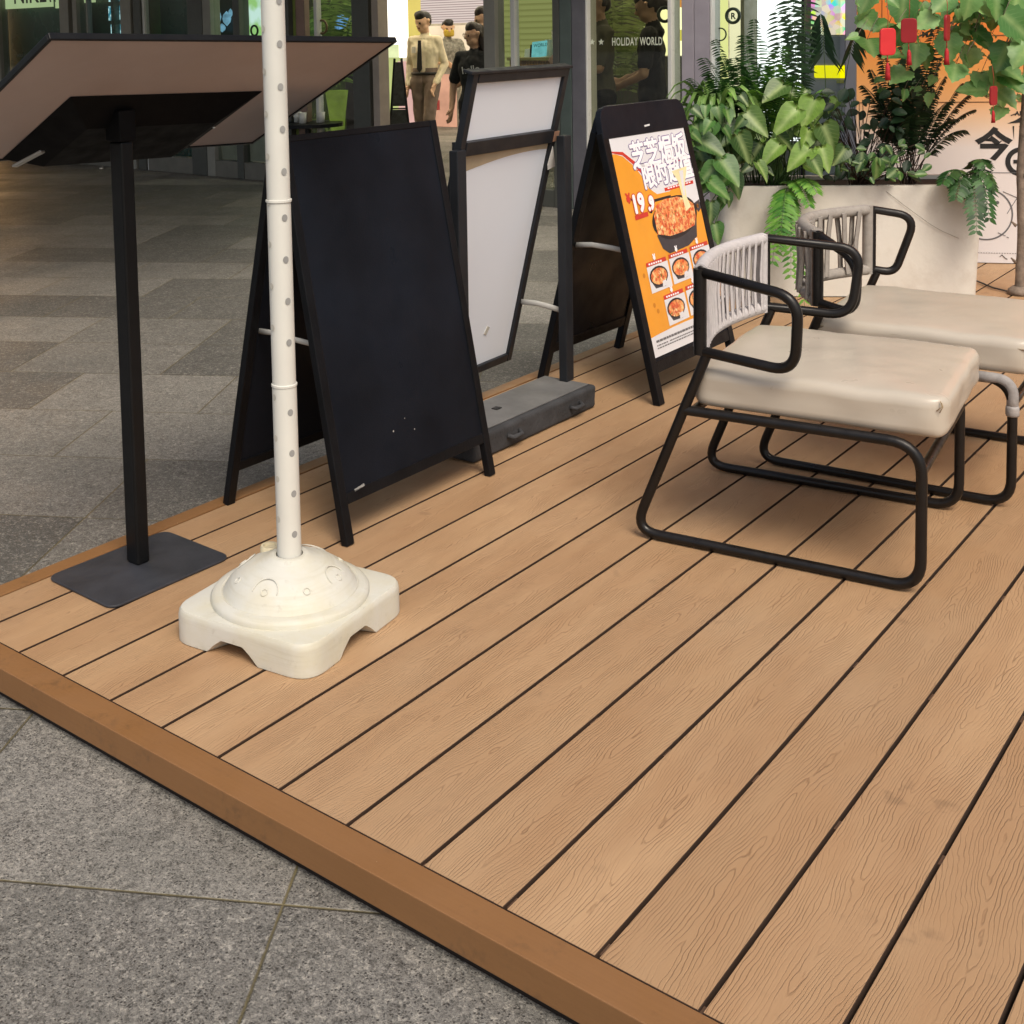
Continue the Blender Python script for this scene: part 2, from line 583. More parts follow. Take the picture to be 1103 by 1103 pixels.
a0, a1, b0, b1 = 0.178, 0.695, 0.270, S_-0.006
pts = [(a0, b0, -0.0005), (a1, b0, -0.0005), (a1, b1, -0.0005), (a0, b1, -0.0005)]
low = [(a0+0.07, b0+0.08, -0.045), (a1-0.10, b0+0.08, -0.045), (a1-0.10, b1-0.05, -0.045), (a0+0.07, b1-0.05, -0.045)]
m.add([MP @ Vector(q) for q in pts+low], [(0, 1, 2, 3), (7, 6, 5, 4), (0, 4, 5, 1), (1, 5, 6, 2), (2, 6, 7, 3), (3, 7, 4, 0)])
m.obj('mounting_box', mat('matt_black_box', (0.004, 0.004, 0.0045), 0.65, spec=0.12), ms, bevel=0.004)
m = MB()
m.box((-0.027, -0.022, 0.966), (0.027, 0.022, 1.035))
m.obj('post_bracket', bpy.data.materials['matt_black_box'], ms, bevel=0.003)
m = MB()
m.bar(MP @ Vector((0.196, 0.462, -0.047)), MP @ Vector((0.166, 0.545, -0.047)), 0.016, 0.006, n_ax)
m.obj('silver_clip', M_silver, ms, bevel=0.002)
for a_, b_ in ((0.415, 0.60), (0.60, 0.375)):
    m = MB()
    m.lathe([(0.0045, 0), (0.0045, 0.003), (0.002, 0.005)], MP @ Vector((a_, b_, -0.049)), 10)
    m.obj('screw', M_silver, ms)

# ------------------------------------------------------------------ parasol stand
ps = thing('parasol_stand', 'cream plastic parasol base on the deck holding a tall white perforated pole', 'parasol stand', (0.345, 0.405, 0), R(8))
t = NT('cream_moulded_plastic')
co = t.coord()
c = t.mix(t.ramp(t.noise(co, 7.0, 5.0, 0.65), 0.42, 0.66, 0, 0.55), (0.57, 0.565, 0.515, 1), (0.53, 0.485, 0.335, 1))
stq = t.n('ShaderNodeMapping', {'Vector': co, 'Scale': (8.0, 8.0, 160.0)})
c = t.mix(t.ramp(t.noise(stq.outputs[0], 1.0, 4.0), 0.52, 0.72, 0, 0.28), c, (0.40, 0.37, 0.27, 1))
c = t.mix(t.ramp(t.noise(co, 38.0, 5.0, 0.7), 0.60, 0.70, 0, 0.25), c, (0.30, 0.27, 0.21, 1))
bm = t.n('ShaderNodeBump', {'Strength': 0.5, 'Distance': 0.0010, 'Height': t.noise(co, 70.0, 4.0)})
M_cream = t.done(t.n('ShaderNodeBsdfPrincipled', {'Base Color': c, 'Roughness': 0.55, 'Specular IOR Level': 0.3, 'Normal': bm.outputs[0]}))
m = MB()
HB = 0.172
ring = fillet([(-HB, -HB, 0), (HB, -HB, 0), (HB, HB, 0), (-HB, HB, 0)], 0.055, True, 8)
dense = []
for i in range(len(ring)):
    a, b = ring[i], ring[(i+1) % len(ring)]
    k = max(1, int((b-a).length/0.006))
    dense += [a+(b-a)*(j/k) for j in range(k)]


def notch(p):
    s = p.x if abs(abs(p.y)-HB) < 0.012 else (p.y if abs(abs(p.x)-HB) < 0.012 else 9)
    s = abs(s+0.012)
    return 0.0 if s > 0.060 else 0.030*min(1, (0.060-s)/0.034)**0.75


N = len(dense)
levels = [(1.0, None), (1.0, 0.052), (0.992, 0.060), (0.975, 0.0645), (0.95, 0.0655)]
vs, fs = [], []
for sc_, z in levels:
    for pnt in dense:
        ins = 1.0
        vs.append((pnt.x*sc_, pnt.y*sc_, (0.0015+notch(pnt)) if z is None else z))
for l in range(len(levels)-1):
    for k in range(N):
        fs.append((l*N+k, l*N+(k+1) % N, (l+1)*N+(k+1) % N, (l+1)*N+k))
fs.append(tuple((len(levels)-1)*N+k for k in range(N)))
m.add(vs, fs)
# inner floor of the notches
vs = []
for k in (1.0, 0.55):
    vs += [(p_.x*k, p_.y*k, 0.0015+notch(p_)) for p_ in dense]
m.add(vs, [(k, N+k, N+(k+1) % N, (k+1) % N) for k in range(N)])
m.lathe([(0.160, 0.064), (0.160, 0.072), (0.156, 0.078), (0.148, 0.081), (0.139, 0.082), (0.136, 0.080), (0.133, 0.084), (0.126, 0.095), (0.112, 0.110), (0.092, 0.124), (0.068, 0.135), (0.046, 0.142), (0.040, 0.147), (0.034, 0.149), (0.0275, 0.148), (0.0275, 0.13)], n=64)
for k in range(8):
    a = k*PI/4+R(10)
    cx, cy, cz = 0.108*math.cos(a), 0.108*math.sin(a), 0.113
    nn = Vector((math.cos(a)*0.62, math.sin(a)*0.62, 0.78)).normalized()
    tt = Vector((-math.sin(a), math.cos(a), 0))
    bb = nn.cross(tt)
    c0 = Vector((cx, cy, cz))
    m.tube([c0+nn*0.0005+tt*(0.0068*math.cos(q))+bb*(0.0068*math.sin(q)) for q in [2*PI*j/14 for j in range(14)]], 0.0015, 6, True)
    if k % 2 == 0:
        m.tube([Vector((0, 0, 0))+c0+nn*-0.001+tt*(0.027*math.cos(q))+bb*(0.030*math.sin(q))*(-1)*(-1) for q in [PI*j/12 for j in range(13)]], 0.0013, 6)
pbase = m.obj('base', M_cream, ps, smooth=True, auto=38)
m = MB()
m.lathe([(0.020, 0.105), (0.020, 0.137), (0.018, 0.141), (0.0135, 0.141), (0.0125, 0.136), (0.001, 0.136)], c=(-0.071, 0.026, 0), n=20)
m.obj('filler_cap', mat('yellowed_plastic', (0.62, 0.55, 0.38), 0.4), pbase, smooth=True, auto=38)
M_pole = mat('white_painted_tube', (0.64, 0.635, 0.585), 0.4, var=0.05, vscale=6)
M_dot = mat('grey_hole', (0.28, 0.28, 0.27), 0.7)
m = MB()
PR = 0.0245
m.lathe([(PR, 0.135), (PR, 0.496)], n=36)
m.lathe([(PR-0.0008, 0.496), (PR-0.0008, 0.866)], n=36)
m.lathe([(PR-0.0012, 0.866), (PR-0.0012, 2.35)], n=36)
az = R(-24)
zs_ = [0.195+0.083*q for q in range(4)]+[0.585+0.083*q for q in range(4)]+[0.925+0.083*q for q in range(17)]
for k, z in enumerate(zs_):
    for (da, mi, rad) in ((0.0, 1, 0.0062), (-1.45, 2, 0.0058)):
        a = az+da+0.05*math.sin(k*1.7)
        pr = PR+0.0003
        pts = []
        for j in range(14):
            th = 2*PI*j/14
            aa = a+rad*math.cos(th)/PR
            pts.append((pr*math.cos(aa), pr*math.sin(aa), z+(0.03 if da else 0)+rad*1.15*math.sin(th)))
        m.add(pts, [tuple(range(14))], mi)
pole = m.obj('pole', [M_pole, M_dot, mat('dull_dent', (0.50, 0.48, 0.42), 0.6)], ps, smooth=True, auto=40)
for z in (0.496, 0.866):
    m = MB()
    m.lathe([(PR-0.001, z-0.003), (PR+0.0014, z-0.002), (PR+0.0014, z+0.002), (PR-0.001, z+0.003)], n=36, cap=False)
    m.obj('pole_collar', M_pole, pole, smooth=True, auto=40)


# ------------------------------------------------------------------ A-boards
def leaf(parent, name, foot, ridge, v0, v1, zr, sgn, boards=True, stile=0.026, thick=0.02, legz=0.105, mp=None, ms_=None, drop=0.012):
    """one leaf of an A-board; foot / ridge give the x of its outer face at floor and top"""
    mp = mp or M_black
    ms_ = ms_ or M_blackwood
    out = Vector((sgn*zr, 0, abs(foot-ridge))).normalized()
    L = math.hypot(foot-ridge, zr)
    up = Vector((ridge-foot, 0, zr)).normalized()
    o = []
    M = Matrix((Vector((0, 1, 0)), up, out)).transposed().to_4x4()
    M.translation = Vector((foot, 0, 0))
    k0 = legz/zr*L
    b = MB()
    b.box((v0+stile*0.6, k0, -thick*0.75), (v1-stile*0.6, L-0.004, -thick*0.15), M=M)
    o.append(b.obj(name, mp, parent))
    for va in (v0, v1-stile):
        b = MB()
        b.box((va, 0.003, -thick), (va+stile, L, 0), M=M)
        o.append(b.obj('leg', ms_, parent, bevel=0.002))
    for kk, hh in ((k0-stile*0.5, stile), (L-stile*0.6, stile*0.6)):
        b = MB()
        b.box((v0+stile+0.0005, kk, -thick*0.95), (v1-stile-0.0005, kk+hh, -0.001), M=M)
        o.append(b.obj('rail', ms_, parent, bevel=0.0015))
    return M, L, o


M_strap = mat('grey_webbing_strap', (0.42, 0.42, 0.40), 0.6)
ab = thing('sandwich_board', 'blank black wooden A-frame sandwich board beside the white parasol pole', 'sandwich board')
MA, LA, _ = leaf(ab, 'front_panel', 0.186, 0.004, 0.745, 1.335, 0.955, 1)
MBk, LB, _ = leaf(ab, 'back_panel', -0.258, -0.045, 0.755, 1.335, 0.945, -1)
for v in (0.77, 1.25):
    m = MB()
    m.box((-0.042, v, 0.930), (0.0, v+0.06, 0.938))
    m.obj('hinge', M_blackmetal, ab)
for v in (0.79, 1.30):
    m = MB()
    m.tube([(-0.145, v, 0.46), (-0.09, v, 0.462), (-0.02, v, 0.456), (0.075, v, 0.452)], 0.007, 8, flat=0.4)
    m.obj('spreader_strap', M_strap, ab, smooth=True)
M_chalk = mat('chalk_white', (0.24, 0.24, 0.23), 0.8)
for (a, b, r) in ((0.30, 0.20, 0.0022), (0.27, 0.235, 0.0016), (0.222, 0.215, 0.0028)):
    m = MB()
    m.lathe([(r, 0), (r*0.6, 0.0006)], c=MA @ Vector((0.745+a, b, -0.0026)), n=8, M=MA.to_3x3().to_4x4())
    m.obj('chalk_speck', M_chalk, ab)
m = MB()
m.bar(MA @ Vector((0.80, 0.118, -0.002)), MA @ Vector((0.835, 0.122, -0.002)), 0.0055, 0.002, MA.to_3x3() @ Vector((0, 0, 1)))
m.obj('chalk_mark', M_chalk, ab)

# poster A-board
pa = thing('sandwich_board', 'black A-frame sandwich board with rounded top carrying an orange food poster', 'sandwich board', (0, 0, 0))
LEGP = dict(stile=0.036, thick=0.024, legz=0.115)
MC, LC, _ = leaf(pa, 'front_panel', 0.254, 0.052, 2.125, 2.715, 0.86, 1, **LEGP)
MD, LD, _ = leaf(pa, 'back_panel', -0.240, -0.016, 2.165, 2.715, 0.86, -1, **LEGP)
for (Mx, Lx, a, b) in ((MC, LC, 2.125, 2.715), (MD, LD, 2.165, 2.715)):
    m = MB()
    y0 = Lx-0.02
    pts = fillet([(a, y0, 0), (b, y0, 0), (b-0.012, y0+0.105, 0), (a+0.012, y0+0.105, 0)], [0, 0, 0.05, 0.05], True, 6)
    m.prism([Mx @ Vector((q.x, q.y, -0.021)) for q in pts], Mx.to_3x3() @ Vector((0, 0, 0.022)))
    m.obj('header_board', M_black, pa, bevel=0.002)
m = MB()
m.tube([(-0.105, 2.19, 0.475), (-0.03, 2.19, 0.482), (0.05, 2.19, 0.478), (0.135, 2.19, 0.470)], 0.009, 8, flat=0.35)
m.obj('spreader_strap', M_strap, pa, smooth=True)
m = MB()
m.bar(MC @ Vector((2.40, LC+0.004, 0.002)), MC @ Vector((2.435, LC+0.006, 0.002)), 0.006, 0.002, MC.to_3x3() @ Vector((0, 0, 1)))
m.obj('paper_scrap', mat('white_scrap', (0.7, 0.7, 0.7), 0.7), pa)

# poster printed with food, price and lettering
PW0, PW1 = 2.163, 2.677
PH0, PH1 = 0.145/0.86*LC*0.99, LC-0.012
W, H = PW1-PW0, PH1-PH0
t = NT('printed_food')
co = t.coord()
v1 = t.n('ShaderNodeTexVoronoi', {'Vector': co, 'Scale': 75.0})
fc = t.mix(v1.outputs['Color'], lin('#e0682a'), lin('#f6d08a'))
fc = t.mix(t.ramp(t.noise(co, 60.0, 3.0), 0.45, 0.6, 0, 0.8), fc, lin('#c2301a'))
fc = t.mix(t.ramp(t.noise(co, 95.0, 2.0), 0.62, 0.66), fc, lin('#5d6b24'))
fc = t.mix(t.ramp(t.noise(co, 48.0, 2.0), 0.60, 0.68), fc, lin('#f6d9a0'))
M_food = t.done(t.n('ShaderNodeBsdfPrincipled', {'Base Color': fc, 'Roughness': 0.45}))
pm = [mat('poster_white', '#dcdce0', 0.4, var=0.03), mat('poster_orange', '#e59a2e', 0.4, var=0.05), mat('poster_pan', '#3c3a40', 0.4), M_food,
      mat('poster_letter_white', '#f4f2f6', 0.4, var=0.02), mat('poster_purple', '#6d5a94', 0.4), mat('poster_red', '#c9372c', 0.4),
      mat('poster_cheese', '#e9dfae', 0.4), mat('poster_grey', '#6b6b6e', 0.4), mat('poster_rim', '#1d1b20', 0.4), mat('poster_shadow_orange', '#c67c22', 0.4)]
pb_ = MB()
lay = [0]


def pp(pts, mi, z):
    """polygon on the poster; 0..1 across, 0..1 up"""
    pb_.add([MC @ Vector((PW0+a*W, PH0+b*H, -0.002+z*0.00035)) for a, b in pts], [tuple(range(len(pts)))], mi)


def ell(cx, cy, rx, ry, n=28, a0=0, a1=2*PI, rot=0.0):
    o = []
    for k in range(n):
        a = a0+(a1-a0)*k/(n-1 if a1-a0 < 6.2 else n)
        x, y = rx*math.cos(a), ry*math.sin(a)
        o.append((cx+x*math.cos(rot)-y*math.sin(rot)*H/W, cy+x*math.sin(rot)*W/H+y*math.cos(rot)))
    return o


def ptext(s, a, b, size, mi, z, bold=0.0, sl=0.0, sp=1.0):
    up_ = MC.to_3x3() @ Vector((0, 1, 0))
    rt = MC.to_3x3() @ Vector((1, 0, 0))
    rt2 = (rt*math.cos(sl)+up_*math.sin(sl))
    offs = [(0, 0)]
    if bold > 0.001:
        offs = [(math.cos(2*PI*k/10)*r_, math.sin(2*PI*k/10)*r_) for r_ in (bold, bold*0.5) for k in range(10)]
    for q, (ox, oy) in enumerate(offs):
        M = Matrix((rt2, up_, MC.to_3x3() @ Vector((0, 0, 1)))).transposed().to_4x4()
        M.translation = MC @ Vector((PW0+a*W+ox, PH0+b*H+oy, -0.002+z*0.00035+q*0.00001))
        pb_.text(s, M, size, mi, spacing=sp)


pb_.box((PW0, PH0, -0.0032), (PW1, PH1, -0.0022), 0, MC)
pp([(0, 0.088)]+[(k/14, 0.088+0.012*math.sin(k/14*PI)**0.8) for k in range(1, 14)]+[(1, 0.088), (1, 0.70), (0.93, 0.73), (0.80, 0.735), (0.62, 0.70), (0.45, 0.70), (0.36, 0.735), (0.30, 0.80), (0.22, 0.855), (0.12, 0.90), (0.04, 0.915), (0, 0.918)], 1, 0)
pp([(0.0, 0.93), (0.0, 0.922), (0.12, 0.905), (0.24, 0.85), (0.33, 0.79), (0.35, 0.80), (0.26, 0.865), (0.13, 0.92)], 6, 1)
pp(ell(0.93, 0.70, 0.14, 0.10), 0, 1)
for sz, mi, z, bo in ((0.098, 5, 3, 0.0062), (0.098, 4, 4, 0.0034)):
    ptext('芝芝焗饭', 0.215, 0.842, sz, mi, z, bo, 0.02, 0.98)
    ptext('限时超值', 0.30, 0.745, sz*0.93, mi, z, bo, 0.02, 0.98)
pp([(0.26, 0.829), (0.93, 0.838), (0.93, 0.832), (0.26, 0.823)], 6, 2)
pp([(0.56, 0.720), (0.97, 0.727), (0.97, 0.711), (0.56, 0.704)], 6, 2)
for k in range(9):
    pp([(0.60+k*0.038, 0.7125+k*0.0006), (0.625+k*0.038, 0.7129+k*0.0006), (0.625+k*0.038, 0.7189+k*0.0006), (0.60+k*0.038, 0.7185+k*0.0006)], 4, 3)
for sz, mi, z, bo in ((0.082, 6, 6, 0.0080), (0.082, 4, 7, 0.0045)):
    ptext('19', 0.10, 0.638, sz, mi, z, bo, 0.04)
    ptext('.9', 0.295, 0.638, sz*0.72, mi, z, bo, 0.04)
ptext('¥', 0.055, 0.69, 0.042, 6, 3, 0.003)
pp([(0.11, 0.628), (0.28, 0.633), (0.28, 0.612), (0.11, 0.607)], 6, 3)
# pan of baked rice
def ppu(pts, mi, z):
    pp([(a, b+0.115) for a, b in pts], mi, z)


ppu([(0.335, 0.40), (0.375, 0.335), (0.45, 0.305), (0.72, 0.315), (0.86, 0.345), (0.90, 0.42), (0.95, 0.49), (0.91, 0.50)], 2, 2)
ppu(ell(0.62, 0.462, 0.315, 0.098, rot=0.06), 9, 3)
ppu([(0.90, 0.50), (1.0, 0.515), (1.0, 0.47), (0.955, 0.455)], 2, 2)
ppu([(0.30, 0.51), (0.38, 0.565), (0.62, 0.567), (0.62, 0.555), (0.40, 0.553), (0.33, 0.505)], 9, 2)
ppu([(0.345+0.0, 0.405), (0.345, 0.49), (0.40, 0.535), (0.52, 0.555), (0.70, 0.553), (0.83, 0.53), (0.905, 0.50), (0.90, 0.44), (0.86, 0.40), (0.70, 0.385), (0.50, 0.382)], 3, 4)
ppu([(0.70, 0.675), (0.92, 0.685), (0.90, 0.66), (0.84, 0.60), (0.83, 0.54), (0.86, 0.49), (0.78, 0.475), (0.77, 0.55), (0.76, 0.62)], 7, 5)
ppu([(0.80, 0.67), (0.86, 0.67), (0.84, 0.63), (0.81, 0.55), (0.79, 0.55), (0.80, 0.63)], 0, 6)
for (a, b, r) in ((0.07, 0.36, 0.45), (0.09, 0.70, -0.7), (0.15, 0.19, -0.5), (0.96, 0.60, 0.9), (0.12, 0.22, 0.3)):
    pp(ell(a, b, 0.016, 0.011, 10, rot=r), 10, 2)
pp([(0.045, 0.735), (0.06, 0.735), (0.15, 0.685), (0.135, 0.685)], 9, 2)
cards = [(0.10+0.30*k, 0.205+0.02*k) for k in range(3)]
for r_ in range(2):
    for k in range(3):
        if r_ == 0:
            a, b = 0.12+0.30*k, 0.272+0.006*k
        else:
            a, b = 0.25+0.30*k, 0.108+0.006*k
        w_, h_ = 0.275, 0.118
        pp([(a, b), (a+w_, b+0.004), (a+w_, b+h_+0.004), (a, b+h_)], 0, 3)
        pp([(a+0.02, b+0.055), (a+0.06, b+0.017), (a+0.19, b+0.014), (a+0.235, b+0.055), (a+0.22, b+0.090), (a+0.04, b+0.094)], 2, 4)
        pp(ell(a+0.128, b+0.068, 0.118, 0.044, 18), 9, 5)
        pp(ell(a+0.128, b+0.066, 0.104, 0.037, 18), 3, 6)
        pp([(a+0.145, b+0.014), (a+0.22, b+0.017), (a+0.20, b+0.042), (a+0.16, b+0.040)], 0, 7)
        pp([(a+0.0, b+h_+0.002), (a+w_*0.95, b+h_+0.006), (a+w_*0.95, b+h_+0.024), (a+0.0, b+h_+0.02)], 6, 4)
        for q in range(6):
            pp([(a+0.03+q*0.03, b+h_+0.007), (a+0.05+q*0.03, b+h_+0.007), (a+0.05+q*0.03, b+h_+0.015), (a+0.03+q*0.03, b+h_+0.015)], 4, 5)
        ptext('¥', a+0.10, b+h_+0.024, 0.026, 4, 6, 0.002)
for r_, n_, z0 in ((0, 16, 0.060), (1, 26, 0.044), (2, 27, 0.032)):
    x = 0.05
    for q in range(n_):
        w_ = random.uniform(0.012, 0.034) if r_ else random.uniform(0.02, 0.04)
        hh = 0.010 if r_ == 0 else 0.005
        if x+w_ > 0.95:
            break
        if random.random() > 0.12:
            pp([(x, z0), (x+w_, z0), (x+w_, z0+hh), (x, z0+hh)], 8, 2)
        x += w_+0.006
pb_.obj('food_poster', pm, pa)

# white tilting board on posts
ts = thing('display_stand', 'white board tilted between two dark posts on a heavy dark rubber foot', 'display stand', (0, 0, 0))
M_dk = mat('charcoal_painted_steel', (0.014, 0.016, 0.020), 0.45, spec=0.3, var=0.15)
M_rub = mat('grey_recycled_rubber', (0.035, 0.036, 0.04), 0.85, var=0.3, vscale=16, bump=0.004, bscale=70)
M_rubtop = mat('worn_grey_slab', (0.125, 0.125, 0.125), 0.6, var=0.2, vscale=8)
m = MB()


def rough_fn(q):
    n_ = noise.noise(q*14)*0.004+noise.noise(q*45)*0.002
    return q+Vector((n_ if abs(q.x) > 0.09 else 0, n_ if abs(q.y) > 0.3 else 0, n_*0.6 if q.z < 0 else 0))


m.rbox((0.098, 0.325, 0.036), 0.012, c=(-0.005, 1.685, 0.0375), n=16, fn=rough_fn)
bo = m.obj('rubber_foot', M_rub, ts, smooth=True)
m = MB()
m.rbox((0.082, 0.305, 0.002), 0.002, c=(-0.007, 1.685, 0.0755), n=6)
m.obj('foot_top', M_rubtop, bo)
m = MB()
m.box((-0.02, 1.60, 0.0778), (0.0, 1.625, 0.0800))
m.obj('bolt_slot', M_blackmetal, bo)
for v in (1.55, 1.88):
    m = MB()
    m.tube([(0.094, v-0.03, 0.04), (0.110, v-0.02, 0.036), (0.110, v+0.02, 0.036), (0.094, v+0.03, 0.04)], 0.007, 8)
    m.obj('grip', M_rub, bo, smooth=True)
for v in (1.437, 1.985):
    m = MB()
    m.box((-0.018, v-0.021, 0.076), (0.012, v+0.021, 0.862))
    m.obj('post', M_dk, ts, bevel=0.003)
dz = Vector((0.243, 0, 0.97)).normalized()
nz_ = Vector((0.97, 0, -0.243)).normalized()
MT = Matrix((Vector((-0.05, 1, 0)).normalized(), dz, nz_)).transposed().to_4x4()
MT.translation = Vector((-0.012, 1.472, 0.862))
WB = 0.485
M_wb = mat('white_board_sheet', (0.79, 0.835, 0.91), 0.45, var=0.015, vscale=2, rvar=0.02)
m = MB()
fr_ = 0.026
top, bot = 0.195, -0.745
for lo, hi in (((-fr_, bot-fr_, -0.012), (0, top+fr_, 0.010)), ((WB, bot-fr_, -0.012), (WB+fr_, top+fr_, 0.010)), ((0.0005, top, -0.011), (WB-0.0005, top+fr_, 0.012)), ((0.0005, bot-fr_, -0.011), (WB-0.0005, bot, 0.009)), ((0.0005, -0.02, -0.009), (WB-0.0005, 0.022, 0.013))):
    m.box(lo, hi, M=MT)
m.box((-0.045, top+fr_+0.0005, -0.018), (WB+fr_+0.006, top+fr_+0.009, 0.016), M=MT)
m.obj('board_frame', M_dk, ts, bevel=0.002)
m = MB()
m.box((0.001, 0.0225, -0.006), (WB-0.001, top-0.0005, -0.001), M=MT)
m.obj('header_sheet', M_wb, ts)
m = MB()
m.box((0.001, bot+0.0005, -0.006), (WB-0.001, -0.0205, -0.001), M=MT)
lw = m.obj('lower_sheet', M_wb, ts)
m = MB()
pts = [(0.002, -0.021), (0.002, -0.075)]+[(0.002+(WB-0.004)*k/10, -0.075+0.035*math.sin(PI*0.62*k/10)) for k in range(1, 11)]+[(WB-0.002, -0.021)]
m.prism([MT @ Vector((a, b, -0.0008)) for a, b in pts], nz_*0.0008)
m.obj('tan_strip', mat('tan_band', (0.46, 0.37, 0.25), 0.6), lw)  # tan band along the top of the lower sheet
m = MB()
m.rbox((0.009, 0.014, 0.0012), 0.001, n=3, M=MT @ Matrix.Translation((0.33, -0.63, 0.0002)) @ Matrix.Rotation(-0.5, 4, 'Z'))
m.obj('glue_mark', mat('dried_glue', (0.5, 0.49, 0.44), 0.3), lw)
m = MB()
m.bar((-0.034, 1.458, 0.868), (-0.034, 1.964, 0.868), 0.012, 0.028)
m.obj('pivot_bar', M_dk, ts, bevel=0.002)
m = MB()
m.box((WB+0.001, -0.015, 0.0135), (WB+0.03, 0.018, 0.0155), M=MT)
m.obj('copper_plate', mat('copper_hinge_plate', (0.52, 0.30, 0.2), 0.4, metal=0.5), ts)
m = MB()
pts = [(0.487, -0.03), (0.520, -0.085), (0.528, -0.10), (0.512, -0.102), (0.486, -0.108), (0.478, -0.09)]
m.prism([MT @ Vector((a, b, 0.016)) for a, b in pts], nz_*0.0015)
m.obj('tape_scrap', mat('white_tape', (0.66, 0.65, 0.62), 0.6), ts)
m = MB()
a = MT @ Vector((WB+0.01, -0.56, 0.012))
b = Vector((-0.012, 1.985, 0.30))
m.tube([a, a.lerp(b, 0.35)+Vector((0, 0, 0.006)), a.lerp(b, 0.7)+Vector((0, 0, 0.004)), b], 0.009, 8, flat=0.35)
m.obj('stay_strap', M_strap, ts, smooth=True)

# ------------------------------------------------------------------ lounge chairs
M_frame = mat('dark_brown_painted_tube', (0.007, 0.0055, 0.005), 0.36, spec=0.35, var=0.25, vscale=20)
M_rope = mat('grey_rope', (0.50, 0.47, 0.47), 0.85, var=0.08, vscale=60, bump=0.0015, bscale=700)
M_rope2 = mat('weathered_taupe_rope', (0.30, 0.27, 0.24), 0.85, var=0.12, vscale=60, bump=0.0015, bscale=700)
M_leather = mat('beige_leatherette', (0.475, 0.422, 0.35), 0.30, var=0.04, vscale=5, rvar=0.03)
M_leather2 = mat('cream_leatherette', (0.47, 0.418, 0.347), 0.32, var=0.04, vscale=5, rvar=0.03)


